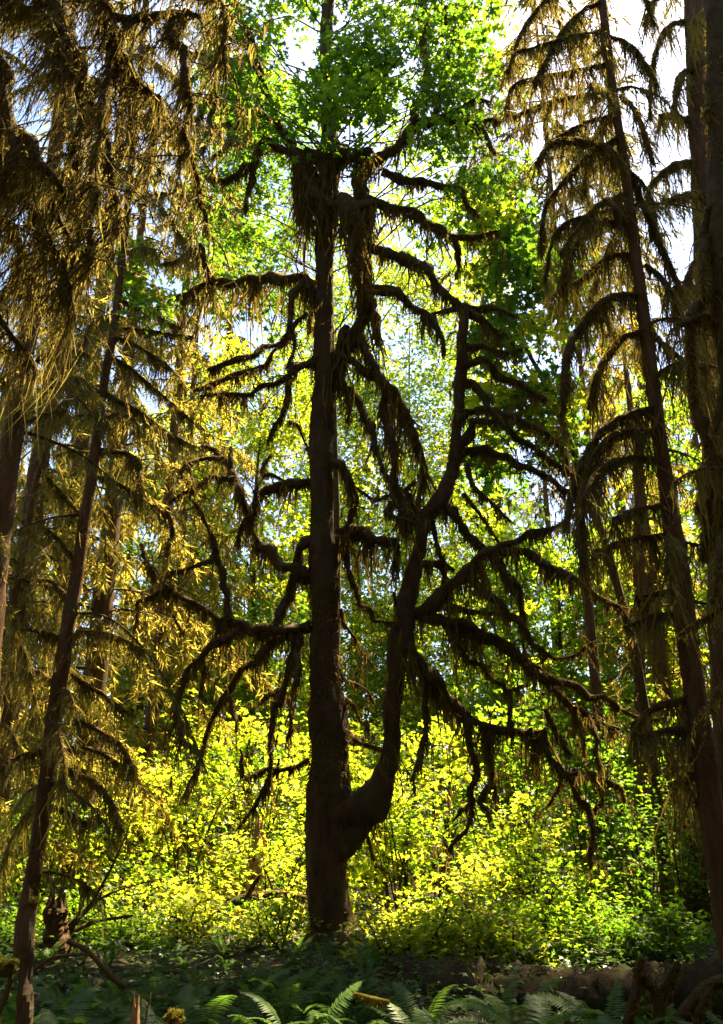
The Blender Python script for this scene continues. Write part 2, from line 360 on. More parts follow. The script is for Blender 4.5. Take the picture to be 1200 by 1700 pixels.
# second stem leaving low on the right
S2 = add_branch(maple, [(540, 1362, 34), (574, 1350, 35), (606, 1336, 29), (630, 1312, 25), (645, 1275, 20), (649, 1230, 17), (652, 1170, 15.5), (656, 1110, 15), (663, 1062, 18), (672, 1010, 16), (685, 950, 13), (698, 890, 12), (711, 852, 14), (735, 818, 13), (752, 765, 11), (757, 700, 9.5), (762, 620, 9), (765, 550, 8), (768, 505, 7)], Y0, .2, 4, .5, 0, ('bark', 'moss'), .14, 700, .09, 'stem', wan=False)
gm = G(); Q = spline(path([(600, 1345, 20), (625, 1330, 20), (650, 1300, 14)], Y0), .05); drape(gm, Q, 14, .42, .022, k=16)
tag(gm.build('hanging_moss', M['moss'], maple.children[-1], False), kind='stuff')

BR = [  # (pixel polyline, moss length, clusters per metre, twigs per metre)
 # right, low
 ([(668, 1045, 16), (684, 1080, 17), (705, 1115, 18), (735, 1155, 18), (770, 1185, 16), (810, 1204, 14), (860, 1212, 13), (905, 1210, 9)], .42, 12, .8),
 ([(780, 1195, 7), (784, 1250, 7), (791, 1290, 7), (783, 1340, 6), (774, 1380, 5), (745, 1410, 3)], .14, 8, 1.5),
 ([(805, 1205, 6), (812, 1255, 6), (815, 1300, 7), (820, 1320, 3)], .16, 8, 1),
 ([(786, 1325, 5), (766, 1342, 6), (752, 1362, 3)], .1, 8, .5), ([(812, 1300, 5), (795, 1333, 7), (813, 1360, 3)], .1, 8, .5),
 ([(714, 1130, 8), (708, 1190, 7), (698, 1240, 6), (688, 1270, 4), (685, 1305, 2)], .15, 8, 1),
 ([(880, 1210, 6), (884, 1255, 7), (897, 1292, 4)], .2, 8, 1),
 ([(903, 1212, 6), (914, 1258, 6), (933, 1284, 8), (985, 1286, 7), (1020, 1300, 5), (1035, 1325, 3)], .13, 8, 1.8),
 ([(940, 1288, 6), (958, 1322, 7), (978, 1348, 8), (985, 1390, 5), (983, 1440, 2)], .12, 8, 1.2), ([(1000, 1290, 4), (1002, 1328, 6), (982, 1354, 5)], .1, 8, .5),
 ([(928, 1284, 3), (922, 1320, 3), (905, 1342, 2)], .06, 5, 1), ([(848, 1205, 7), (849, 1168, 5), (838, 1138, 3)], .1, 8, .5),
 # right, middle: the thick limb that lifts and forks
 ([(668, 1035, 20), (705, 1014, 20), (740, 985, 20), (770, 958, 20), (792, 930, 19), (820, 914, 13)], .42, 10, .5),
 ([(815, 915, 11), (850, 914, 10), (890, 928, 10), (922, 945, 10), (960, 965, 9), (1000, 995, 8), (1030, 1010, 7), (1070, 1016, 6), (1092, 985, 4)], .22, 9, 1.2),
 ([(815, 917, 10), (860, 900, 9), (900, 884, 9), (940, 864, 8), (975, 850, 5)], .2, 9, 1),
 ([(700, 858, 9), (728, 838, 9), (752, 850, 9), (776, 886, 9), (806, 915, 9), (832, 936, 9), (850, 965, 8), (865, 1000, 6), (872, 1040, 4), (874, 1085, 2)], .2, 9, 1),
 ([(700, 1020, 14), (770, 1040, 15), (820, 1060, 15), (865, 1095, 14), (910, 1130, 14), (942, 1165, 11), (985, 1190, 9), (1025, 1206, 7)], .38, 11, .8),
 ([(880, 1104, 9), (920, 1132, 8), (980, 1160, 8), (1040, 1182, 6), (1105, 1190, 4)], .16, 8, 1.5),
 ([(955, 1170, 6), (966, 1212, 6), (970, 1255, 3)], .22, 8, .5), ([(975, 1188, 5), (990, 1230, 6), (996, 1272, 3)], .22, 8, .5), ([(905, 1178, 5), (930, 1228, 6), (947, 1252, 3)], .2, 8, 1),
 ([(742, 1030, 7), (758, 1066, 6), (776, 1095, 5), (815, 1126, 5), (842, 1148, 6), (870, 1135, 2)], .1, 6, 1.6),
 ([(795, 975, 7), (830, 1000, 11), (860, 1030, 8), (882, 1070, 6), (920, 1095, 5), (960, 1085, 4), (988, 1064, 3)], .16, 9, 1),
 ([(742, 1005, 6), (800, 1016, 5), (856, 1020, 3)], .16, 9, 1.5), ([(715, 855, 5), (726, 905, 4), (733, 975, 5)], .1, 8, .5), ([(698, 940, 7), (728, 938, 8), (756, 947, 5)], .14, 9, .5),
 ([(662, 1040, 5), (655, 985, 4)], .08, 5, .3),
 # right, off the second stem
 ([(752, 772, 9), (776, 746, 9), (806, 745, 9), (842, 755, 8), (882, 776, 8), (920, 796, 7), (958, 812, 5)], .16, 8, 1.6),
 ([(756, 704, 9), (775, 684, 9), (802, 679, 8), (850, 690, 8), (900, 714, 7), (930, 740, 5), (945, 768, 4)], .14, 8, 1.4),
 ([(756, 745, 8), (782, 700, 9), (830, 702, 7), (880, 742, 6), (920, 772, 6), (950, 792, 4)], .15, 8, 1.4),
 ([(762, 632, 9), (790, 640, 10), (812, 676, 8), (845, 715, 5)], .15, 8, 1), ([(764, 602, 9), (800, 598, 9), (818, 610, 8), (842, 632, 8), (880, 650, 7), (905, 662, 5)], .14, 8, 1),
 ([(766, 576, 8), (800, 574, 7), (845, 586, 5)], .14, 8, 1), ([(768, 512, 12), (800, 530, 11), (840, 558, 9), (870, 582, 5)], .26, 10, 1.4), ([(768, 510, 9), (820, 510, 7), (858, 526, 4)], .14, 8, 1.2),
 ([(760, 512, 6), (730, 519, 5), (700, 531, 3)], .1, 8, 1),
 ([(770, 820, 4), (800, 860, 3), (830, 905, 2)], .08, 5, 1.2), ([(775, 770, 4), (810, 830, 4), (850, 870, 2)], .08, 5, 1.4),
 # right, upper: off the trunk
 ([(600, 405, 14), (640, 420, 14), (690, 436, 13), (720, 460, 13), (745, 490, 12), (768, 512, 10)], .3, 11, .8),
 ([(605, 478, 12), (645, 485, 12), (672, 496, 11), (706, 520, 10), (726, 546, 9), (735, 585, 5)], .26, 11, .8),
 ([(610, 330, 11), (665, 346, 11), (700, 366, 13), (735, 386, 13), (760, 395, 9), (800, 390, 7), (828, 384, 4)], .34, 10, 1.2),
 ([(635, 285, 9), (700, 300, 8), (742, 312, 8), (768, 318, 8), (778, 345, 7), (796, 362, 4)], .24, 9, 1.4),
 ([(755, 398, 7), (758, 425, 7), (756, 460, 3)], .14, 9, .5),
 # crown leaders
 ([(545, 640, 16), (585, 570, 17), (604, 490, 20), (602, 400, 23), (600, 320, 22), (620, 268, 18), (662, 240, 15), (692, 205, 13), (704, 150, 11), (710, 95, 9), (706, 20, 7), (700, -90, 5)], .5, 10, .6),
 ([(690, 205, 10), (735, 197, 13), (790, 203, 9), (832, 199, 5)], .34, 9, 1.4), ([(745, 190, 6), (770, 175, 6), (812, 168, 4)], .14, 8, 1.4),
 ([(722, 192, 7), (738, 130, 7), (744, 80, 6), (738, 10, 4)], .14, 6, 1.2), ([(790, 205, 5), (808, 228, 5), (822, 256, 3)], .08, 6, 1),
 ([(535, 345, 14), (500, 272, 13), (462, 205, 12), (432, 120, 11), (402, 40, 10), (380, -80, 7)], .28, 7, .8),
 ([(528, 320, 11), (495, 262, 10), (440, 232, 9), (424, 270, 11), (400, 286, 11), (340, 291, 6)], .22, 9, 1.2),
 ([(432, 240, 8), (420, 300, 10), (408, 352, 5)], .18, 9, .6), ([(420, 110, 10), (398, 160, 12), (392, 210, 12), (374, 248, 8), (350, 264, 4)], .22, 9, 1),
 ([(400, 150, 8), (342, 166, 6), (314, 202, 3)], .24, 8, 1), ([(430, 100, 10), (395, 100, 11), (350, 96, 13), (308, 86, 9)], .34, 10, .8), ([(360, 158, 5), (345, 200, 5), (332, 245, 3)], .14, 8, .6),
 ([(380, 200, 7), (390, 225, 7), (400, 240, 3)], .1, 8, .5),
 # left
 ([(532, 488, 11), (505, 462, 12), (470, 465, 15), (430, 468, 13), (390, 473, 11), (352, 470, 12), (325, 480, 9), (296, 492, 6)], .62, 12, .8),
 ([(352, 470, 9), (339, 440, 9), (333, 408, 10), (308, 425, 8), (262, 441, 5)], .24, 9, 1.4), ([(300, 490, 4), (265, 512, 3), (228, 528, 3), (190, 520, 2)], .05, 4, 1),
 ([(530, 598, 11), (490, 610, 12), (474, 630, 8), (430, 645, 6), (380, 655, 5), (335, 660, 3)], .2, 8, 1.6),
 ([(478, 625, 6), (473, 680, 6), (460, 706, 6), (446, 735, 4)], .12, 7, 1.4), ([(510, 520, 5), (486, 545, 5), (460, 572, 5), (420, 590, 7), (382, 600, 7), (345, 612, 4)], .13, 8, 1.6),
 ([(490, 555, 4), (452, 585, 4), (420, 615, 7), (362, 634, 8), (322, 648, 4)], .18, 8, 1.2), ([(505, 470, 8), (482, 540, 6), (478, 610, 5)], .2, 9, .8), ([(515, 470, 7), (512, 540, 6), (518, 600, 5)], .25, 9, .5),
 ([(480, 700, 3), (500, 720, 3), (512, 748, 2)], .06, 5, 1),
 ([(520, 800, 13), (480, 804, 14), (440, 814, 13), (424, 832, 9), (406, 862, 7), (392, 908, 4)], .24, 10, .8),
 ([(514, 965, 16), (490, 942, 17), (460, 930, 14), (431, 905, 11), (416, 872, 9), (408, 840, 11), (398, 815, 11), (389, 788, 10), (374, 764, 8), (358, 750, 6), (330, 744, 3)], .2, 8, 1),
 ([(383, 775, 6), (384, 742, 5)], .05, 5, .4), ([(388, 794, 6), (355, 790, 6), (318, 812, 5), (280, 832, 3)], .14, 8, 1.8), ([(370, 760, 5), (332, 762, 4), (298, 792, 3)], .1, 7, 1.5),
 ([(425, 830, 5), (436, 790, 5), (452, 755, 3)], .08, 6, 1), ([(436, 790, 4), (465, 795, 3), (480, 802, 2)], .06, 6, .5),
 ([(534, 897, 12), (510, 895, 16), (495, 912, 12), (490, 950, 11), (484, 985, 12), (470, 1010, 14), (460, 1040, 15), (456, 1064, 8)], .26, 12, .2),
 ([(515, 1040, 16), (470, 1046, 15), (420, 1046, 14), (380, 1035, 13), (350, 1018, 10), (310, 995, 9), (281, 975, 8), (262, 950, 7), (245, 930, 6), (234, 900, 4)], .3, 11, .8),
 ([(276, 978, 6), (250, 990, 6), (227, 999, 4), (221, 1045, 2)], .1, 7, 1), ([(380, 1030, 10), (378, 990, 9), (370, 950, 8), (356, 912, 8), (345, 880, 7), (331, 850, 6), (318, 833, 4)], .1, 7, 1.4),
 ([(362, 915, 4), (330, 938, 5), (268, 950, 3)], .08, 6, 1.8), ([(395, 1045, 7), (352, 1070, 8), (330, 1095, 8), (310, 1112, 6), (302, 1145, 6), (295, 1190, 7), (302, 1228, 6), (332, 1252, 3)], .16, 8, 1.6),
 ([(333, 1096, 4), (338, 1130, 5), (344, 1165, 2)], .1, 7, .5), ([(262, 990, 2), (285, 1020, 3), (310, 1055, 2)], .04, 4, .6),
 ([(480, 1055, 8), (432, 1085, 10), (400, 1112, 8), (371, 1160, 9), (346, 1210, 6), (336, 1250, 5), (320, 1290, 4), (303, 1325, 2)], .16, 8, 1), ([(378, 1155, 4), (388, 1185, 6), (393, 1212, 2)], .1, 8, .4),
 ([(498, 1050, 9), (482, 1108, 10), (470, 1150, 8), (456, 1172, 9), (450, 1240, 7), (444, 1300, 5), (420, 1342, 4), (394, 1376, 2)], .22, 9, 1.3), ([(474, 1138, 5), (452, 1150, 6), (430, 1168, 4)], .1, 8, .5),
 ([(512, 1262, 5), (470, 1276, 5), (410, 1290, 4), (402, 1262, 5), (399, 1240, 3)], .1, 8, 1.4), ([(480, 1160, 4), (484, 1190, 5), (478, 1225, 3)], .15, 8, .5), ([(500, 1060, 10), (496, 1100, 10), (490, 1140, 5)], .3, 12, 0),
 # between trunk and second stem
 ([(545, 590, 10), (590, 600, 12), (625, 622, 14), (656, 652, 15), (676, 692, 15), (694, 738, 13), (692, 790, 6)], .62, 13, .2),
 ([(600, 560, 10), (640, 640, 11), (650, 720, 11), (656, 800, 9), (668, 848, 8), (695, 868, 6)], .4, 10, .5),
 ([(545, 610, 8), (580, 650, 8), (602, 692, 9), (618, 724, 7), (628, 765, 6), (650, 805, 5), (690, 856, 5)], .2, 9, 1), ([(575, 540, 10), (572, 640, 7), (575, 700, 4)], .34, 10, .3), ([(612, 500, 16), (625, 530, 18), (628, 560, 10)], .4, 16, 0),
 ([(540, 752, 13), (565, 770, 15), (581, 800, 12), (593, 830, 10), (583, 868, 9), (562, 882, 7)], .22, 9, .3),
 ([(538, 905, 16), (575, 886, 18), (605, 880, 21), (632, 896, 15), (656, 900, 15), (657, 928, 9)], .5, 14, .2),
 ([(575, 900, 5), (582, 960, 6), (598, 1005, 5), (622, 1034, 5), (658, 1038, 4)], .08, 7, 1), ([(690, 800, 4), (640, 852, 6), (690, 870, 6)], .12, 8, .6), ([(560, 770, 4), (590, 810, 3), (650, 822, 2)], .05, 4, 1),
 ([(566, 1010, 3), (590, 1060, 3), (620, 1105, 2)], .05, 4, .8), ([(565, 1120, 3), (590, 1135, 3), (622, 1165, 2)], .05, 4, .8), ([(650, 1242, 5), (620, 1240, 5), (590, 1225, 4), (572, 1205, 4)], .08, 8, .8),
 ([(600, 1350, 4), (612, 1395, 4), (620, 1425, 3)], .06, 6, .8), ([(572, 1160, 5), (600, 1200, 4), (610, 1210, 2)], .08, 6, 1),
]
for pts, ml, pm, tw in BR:
    big = max(p[2] for p in pts)
    add_branch(maple, pts, Y0, ml * 1.1, pm, tw * 1.7 + .3, .5 + .05 * len(pts) * (1.5 if big < 14 else 1), fatten=.58 if big > 9 else .72, k=18, wid=.03, fz=620, lump=.3, cd=.9 if ml > .12 else .3, cl=.5)
# heavy moss curtain round the head of the trunk
for pts, ml in [([(505, 250, 10), (540, 262, 14), (580, 255, 14), (615, 250, 12)], .9), ([(500, 300, 9), (530, 330, 12), (575, 345, 14), (620, 335, 12)], .9), ([(490, 275, 10), (505, 300, 12), (512, 360, 10)], 1.0), ([(565, 330, 14), (590, 390, 16), (600, 450, 12)], .9), ([(480, 245, 8), (500, 280, 9), (495, 340, 8)], .6), ([(520, 262, 6), (560, 240, 7), (600, 262, 7)], .35)]:
    add_branch(maple, pts, Y0 - .25, ml, 13, .2, .3, ('branch', 'moss'), .2, 300, .08, 'branch', k=22, wid=.03, cd=2, cl=.7)

SPRAY = {}
def spray_set(material, kind, n, size, tilt, thick=.14):
    """eight shared leaf-spray meshes of unit radius"""
    size = round(size / .05) * .05; n = round(n / 25) * 25; key = (material, kind, n, round(size, 2))
    if key not in SPRAY:
        V0, F = LEAF[kind]; L = []
        for i in range(6):
            g = G(); P = pad_points((0, 0, 0), 1.0, thick, n); k = len(P)
            inst(g, V0, F, P, rng.uniform(0, 6.283, k), np.abs(rng.normal(0, tilt, k)), size * rng.uniform(.55, 1.25, k))
            for q in range(5):                                   # the twig that carries them
                e = P[q]; tube(g, np.array([(0, 0, -.05, .012), (e[0] * .5, e[1] * .5, e[2] * .4, .008), (*e, .003)]), 3, 0, 1, cap=False)
            L.append(g.mesh('leaf_spray', [M[material], M['branch']], False))
        SPRAY[key] = L
    return SPRAY[key]

def crown(root, pads, n, size, material, kind='maple', tilt=.75, objs=0, mix=None):
    """each pad is one leaf spray (shared mesh); `objs` single leaves stand in front"""
    rad0 = float(np.mean([r for _, r in pads])); pool = [(spray_set(material, kind, n, size / rad0, tilt, .16), 1.0)]
    if mix: pool = [(pool[0][0], 1 - sum(w for _, w in mix))] + [(spray_set(m_, kind, n, size / rad0 * {'maple_leaf': .85, 'shade_leaf': .7, 'sun_leaf': 1.1}.get(m_, 1), tilt, .16), w) for m_, w in mix]
    pw_ = np.array([w for _, w in pool])
    for c, rad in pads:
        ms = pool[rng.choice(len(pool), p=pw_ / pw_.sum())][0]
        o = bpy.data.objects.new('leaf_spray', ms[rng.integers(6)]); COL.objects.link(o); o.parent = root; o['kind'] = 'stuff'; o.location = [float(q) for q in c]
        e = Matrix.Rotation(-.3 + rng.normal(0, .2), 3, 'X') @ Matrix.Rotation(rng.normal(.12, .2), 3, 'Y') @ Matrix.Rotation(rng.uniform(0, 6.283), 3, 'Z'); o.rotation_euler = e.to_euler(); o.scale = (rad, rad, rad * rng.uniform(.8, 1.5))
    if objs:
        V0, F = LEAF['maple']; gg = G(); gg.add(V0, F); me = gg.mesh('leaf', M[material], False)
        P = []
        for c, rad in pads: P.append(pad_points(c, rad * 1.05, rad * .2, max(2, int(1 + 2.2 * objs / len(pads)))))
        P = np.vstack(P); d = P - CAM; fwd = d[:, 1] * CP + d[:, 2] * SP; v = -d[:, 1] * SP + d[:, 2] * CP
        vis = (np.abs(d[:, 0] / fwd) < 600 / FPX) & (np.abs(v / fwd) < 850 / FPX); order = np.argsort(np.where(vis, fwd, 1e9) + rng.uniform(0, 1.5, len(P)))[:objs]
        for i in order:
            o = bpy.data.objects.new('leaf', me); COL.objects.link(o); o.parent = root; o.location = P[i]; sc = size * rng.uniform(.75, 1.3); o.scale = (sc,) * 3
            o.rotation_euler = (rng.normal(0, tilt), rng.normal(0, tilt), rng.uniform(0, 6.283))

def box_pads(n, px, py, Y, rad, rec=0.0):
    """pads spread over a part of the view; rec: the crown's face slopes back by rec metres per metre of height"""
    out = []; zm = at(600, (py[0] + py[1]) / 2, (Y[0] + Y[1]) / 2)[2]
    for _ in range(n):
        x, y, Yd = rng.uniform(*px), rng.uniform(*py), rng.uniform(*Y)
        Yd += rec * (at(x, y, Yd)[2] - zm); out.append((at(x, y, Yd), rng.uniform(*rad)))
    return out

def pad_limbs(root, pads, trunk, r=.03, material='branch', every=1, name='limb'):
    """a thin limb from the trunk to each pad"""
    g = G(); tz = trunk[:, 2]
    for c, rad in pads[::every]:
        i = int(np.argmin(np.abs(tz - (c[2] - np.linalg.norm(c[:2] - trunk[len(trunk) // 2, :2]) * .55)))); a = trunk[i, :3]
        L = np.linalg.norm(c - a); q = [np.append(a, r * (.6 + L * .10))]
        if L > 5.5: a = c + (a - c) * 5.5 / L; q = [np.append(a, r * .5)]
        for f in (.25, .5, .75): q.append(np.append(a + (c - a) * f + rng.normal(0, .05 * L, 3) + np.array((0, 0, .08 * L * math.sin(f * 3.1))), r * (1 - f * .6)))
        q.append(np.append(c, r * .3)); tube(g, spline(q, .4), 4, .1, cap=False)
        for _ in range(3):
            e = c + rng.normal(0, rad * .5, 3) * (1, 1, .3); tube(g, spline([np.append(c, r * .35), np.append((c + e) / 2 + (0, 0, .06), r * .25), np.append(e, r * .12)], .25), 3, .05, cap=False)
    tag(g.build(name, M[material], root), kind='stuff')

top = box_pads(50, (395, 790), (-60, 225), (13.2, 16.2), (.5, .95)) + box_pads(26, (380, 800), (-420, -40), (13.2, 18), (.7, 1.2)) + box_pads(13, (350, 470), (0, 210), (13.5, 15), (.4, .7))
top += box_pads(7, (470, 780), (190, 300), (13.6, 16.5), (.4, .7)) + box_pads(4, (760, 860), (250, 420), (14, 16.5), (.4, .7)) + box_pads(8, (330, 470), (200, 420), (14.5, 16.5), (.35, .6))
tw_pads = box_pads(7, (190, 280), (410, 530), (12.6, 13.6), (.28, .45))
crown(maple, top + tw_pads, 95, .24, 'maple_leaf', 'maple', .6, 300, mix=[('shade_leaf', .6)])
pad_limbs(maple, top, S, .022, name='twigs')
print('central maple', sum(len(o.data.polygons) for o in bpy.data.objects if o.type == 'MESH'))

# ------------------------------------------------------------------ conifers
def conifer_branch(root, S, tw_m=26, tw_len=.45, needles=8, mats=('branch', 'needle'), moss=0, lump=.12, wid=.012, fz=60, both=True, mossmat='moss', lean=(0, 0), mw=.02):
    g = G(); gn = G(); tube(g, S, 6, lump)
    P = S[:, :3]; s = np.concatenate(([0], np.cumsum(np.linalg.norm(np.diff(P, axis=0), axis=1)))); tot = s[-1]
    N = int(tw_m * tot); sp = tot * rng.uniform(.06, 1, N); b = np.stack([np.interp(sp, s, P[:, q]) for q in range(3)], -1)
    T = np.stack([np.interp(sp, s, np.gradient(P[:, q], s + np.arange(len(s)) * 1e-6)) for q in range(3)], -1)
    side = np.cross(T, (0, 0, 1.)); side /= np.linalg.norm(side, axis=1)[:, None] + 1e-6
    sg = rng.choice((-1, 1), N)[:, None]; L = tw_len * (.2 + 1.5 * rng.uniform(0, 1, N) ** 2) * (.55 + .5 * np.abs(np.sin(sp * 3.1 + rng.uniform(0, 6))))
    D = side * sg * rng.uniform(.15, .75, (N, 1)) + T * rng.uniform(.1, .5, (N, 1)) + np.array((0, 0, -1)) * rng.uniform(.35, 1.1, (N, 1))
    D += np.array((lean[0], lean[1], 0)); D *= (L / np.linalg.norm(D, axis=1))[:, None]
    strands(gn, b, D, np.full(N, wid), .06)
    ii = np.repeat(np.arange(N), needles); t = rng.uniform(.1, 1, len(ii))[:, None]; rt = b[ii] + D[ii] * t + np.array((0, 0, -.04)) * t * t
    nd = D[ii] / (np.linalg.norm(D[ii], axis=1)[:, None] + 1e-9) * .7 + rng.normal(0, .5, (len(ii), 3)); nd[:, 2] -= .3
    nd *= (rng.uniform(.04, .10, len(ii)) * (tw_len / .45) ** .5)[:, None]
    strands(gn, rt, nd, rng.uniform(.6, 1.5, len(ii)) * wid, .1, 0, 1)
    o = g.build('branch', M[mats[0]], root)
    if N: tag(gn.build('needles', M[mats[1]], o, False), kind='stuff')
    if moss > 0:
        gm = G(); drape(gm, S, 9, moss, mw, k=14, lean=lean); fuzz(gm, S, fz * 3); gc = G(); cords(gc, gm, S, 2.2, .8, lean=lean)
        tag(gm.build('hanging_moss', M[mossmat], o, False), kind='stuff')
        if gc.n: tag(gc.build('twigs', M[mats[0]], o), kind='stuff')

def droop_path(base, az, L, r, rise=.12, droop=.5):
    t = np.linspace(0, 1, 7); d = np.array((math.cos(az), math.sin(az), 0)); w = rng.normal(0, .05, 7).cumsum() * L * .3
    P = base[None] + d[None] * (L * t)[:, None] + np.array((-d[1], d[0], 0))[None] * w[:, None]
    P[:, 2] += L * (rise * t - droop * t ** 2); return spline(np.column_stack((P, r * (1 - t * .85))), .16)

TRK = .66
def make_conifer(name, label, trunk_px, Yt, traced, n_rand, zr, Lr, mats=('branch', 'needle'), bark='bark_red', moss=.3, group=None, tw_m=26, tw_len=.45, needles=8, azr=(0, 6.283), lump=.05, mossmat='moss', fat=.62, droop=(.35, .9), lean=(0, 0), wid=.012, trunk_k=.66, traced_amp=1.0, sides=16, mossfrac=.6):
    root = thing(name, label, 'tree', group); S = spline(path(trunk_px, Yt, trunk_k), .2)
    g = G(); gm = G(); tube(g, S, sides, lump, flute=.03); tr = g.build('trunk', M[bark], root)
    fuzz(gm, S, 420, .06, .018)
    if moss > 0: drape(gm, S, 4, moss * .5, .022, k=14)
    tag(gm.build('moss', M[mossmat], tr, False), kind='stuff')
    for pts in traced:
        Q = spline(path(wander(pts, traced_amp), Yt, fat), .09); Q[1:-1, :3] += np.cumsum(rng.normal(0, .008, (len(Q) - 2, 3)), 0) * .6; conifer_branch(root, Q, tw_m * 1.2, tw_len, int(needles * 1.7), mats, moss, .28, fz=300, mossmat=mossmat, lean=lean, wid=wid)
    for _ in range(n_rand):
        z = rng.uniform(*zr); i = int(np.argmin(np.abs(S[:, 2] - z))); a = rng.uniform(*azr); L = rng.uniform(*Lr)
        Q = droop_path(S[i, :3], a, L, rng.uniform(.018, .035), rng.uniform(-.05, .25), rng.uniform(*droop))
        conifer_branch(root, Q, tw_m * 1.5, tw_len, int(needles * 1.7), mats, moss if rng.uniform() < mossfrac else 0, mossmat=mossmat, lean=lean, wid=wid)
    return root, S

# tall conifer on the right
make_conifer('conifer_tree', 'tall conifer leaning left with arching mossy boughs, right of the big maple', [(1222, 1640, 36), (1205, 1500, 33), (1188, 1400, 31), (1166, 1230, 28), (1150, 1130, 27), (1136, 1020, 26), (1120, 900, 24), (1104, 790, 19), (1085, 650, 17), (1068, 520, 15), (1052, 400, 14), (1036, 270, 12), (1020, 170, 11), (1005, 50, 10), (992, -80, 9), (975, -300, 7), (955, -600, 4)], 11.5, [
 [(1062, 490, 9), (1010, 495, 11), (968, 535, 11), (944, 572, 10), (935, 620, 9), (930, 690, 5)], [(1076, 548, 8), (1040, 560, 8), (1010, 590, 8), (990, 630, 7), (978, 680, 5)], [(1088, 676, 8), (1040, 690, 9), (1000, 720, 10), (972, 762, 10), (953, 815, 10), (940, 880, 6)],
 [(1094, 716, 7), (1040, 720, 7), (1010, 735, 10), (985, 770, 10), (970, 825, 10), (964, 885, 8), (966, 940, 5)], [(1098, 762, 6), (1060, 761, 7), (1020, 770, 9), (988, 796, 8), (968, 830, 5)], [(1108, 838, 6), (1060, 845, 6), (1018, 862, 4)], [(1112, 886, 6), (1045, 895, 7), (985, 916, 4)],
 [(1128, 1018, 7), (1080, 1024, 7), (1036, 1040, 4)], [(1145, 1160, 7), (1090, 1174, 9), (1048, 1202, 5)], [(1152, 1212, 7), (1110, 1212, 7), (1050, 1215, 4)], [(1165, 1268, 5), (1125, 1272, 4)], [(1168, 1288, 7), (1140, 1284, 7), (1112, 1302, 5)], [(1128, 975, 5), (1090, 985, 6), (1055, 990, 3)],
 [(1050, 372, 8), (1000, 372, 10), (965, 390, 10), (944, 430, 9), (938, 490, 6)], [(1036, 266, 8), (990, 240, 9), (920, 235, 8), (888, 272, 5)], [(1018, 156, 5), (960, 160, 5), (900, 175, 5), (845, 198, 3)], [(1002, 0, 5), (960, 25, 5), (925, 70, 4), (890, 140, 3)], [(1006, 50, 4), (940, 62, 4), (850, 88, 3)], [(1024, 190, 5), (970, 205, 5), (905, 240, 3)],
 [(1040, 320, 5), (990, 345, 5), (930, 420, 3)], [(998, -50, 5), (930, -20, 5), (870, 40, 4), (838, 120, 3)], [(1012, 105, 5), (900, 128, 5), (850, 142, 4), (838, 180, 3)], [(1030, 225, 5), (965, 270, 5), (910, 340, 4), (895, 420, 3)], [(1045, 345, 5), (1000, 352, 5), (930, 380, 4), (902, 470, 3)], [(1022, 180, 4), (985, 230, 4), (965, 330, 3)], [(1008, 70, 4), (985, 95, 3)], [(996, -80, 4), (1050, -50, 4), (1085, 40, 3)], [(1040, 280, 4), (1075, 320, 4), (1095, 400, 3)], [(1058, 420, 6), (1010, 430, 7), (960, 470, 6), (915, 490, 4)], [(1050, 300, 6), (1085, 385, 8), (1110, 440, 7), (1132, 485, 4)], [(1072, 440, 5), (1105, 470, 6), (1128, 520, 3)], [(1080, 548, 6), (1110, 580, 6), (1142, 605, 3)], [(1030, 160, 5), (1060, 190, 5), (1085, 270, 3)], [(1010, 60, 4), (1050, 75, 4), (1090, 140, 3)]],
 13, (4, 20), (.6, 3.0), moss=.55, tw_m=18, tw_len=.55, droop=(.2, 1.2))
# reddish trunk and the knobbly mossy one at the right edge
make_conifer('conifer_tree', 'reddish straight conifer trunk with short mossy stubs, near the right edge', [(1215, 1580, 26), (1205, 1200, 25), (1195, 900, 24), (1180, 600, 23), (1168, 320, 22), (1158, 120, 20), (1150, -60, 18), (1140, -400, 12)], 13.5, [
 [(1165, 195, 8), (1130, 200, 9), (1105, 190, 5)], [(1160, 215, 7), (1120, 192, 7), (1095, 192, 5)], [(1165, 270, 9), (1130, 272, 10), (1100, 290, 9), (1080, 310, 6), (1074, 340, 4)], [(1172, 320, 9), (1140, 322, 10), (1102, 335, 6)], [(1150, 30, 7), (1105, 50, 7), (1085, 110, 5), (1080, 200, 3)], [(1165, 120, 7), (1130, 125, 7), (1115, 180, 5)], [(1150, -20, 7), (1095, -10, 7), (1070, 40, 5)], [(1175, 420, 7), (1150, 440, 7), (1130, 500, 5)]],
 12, (8, 22), (.5, 2.4), moss=.5, tw_m=18, mossmat='moss_sunlit', azr=(2.0, 5.2), trunk_k=.9)
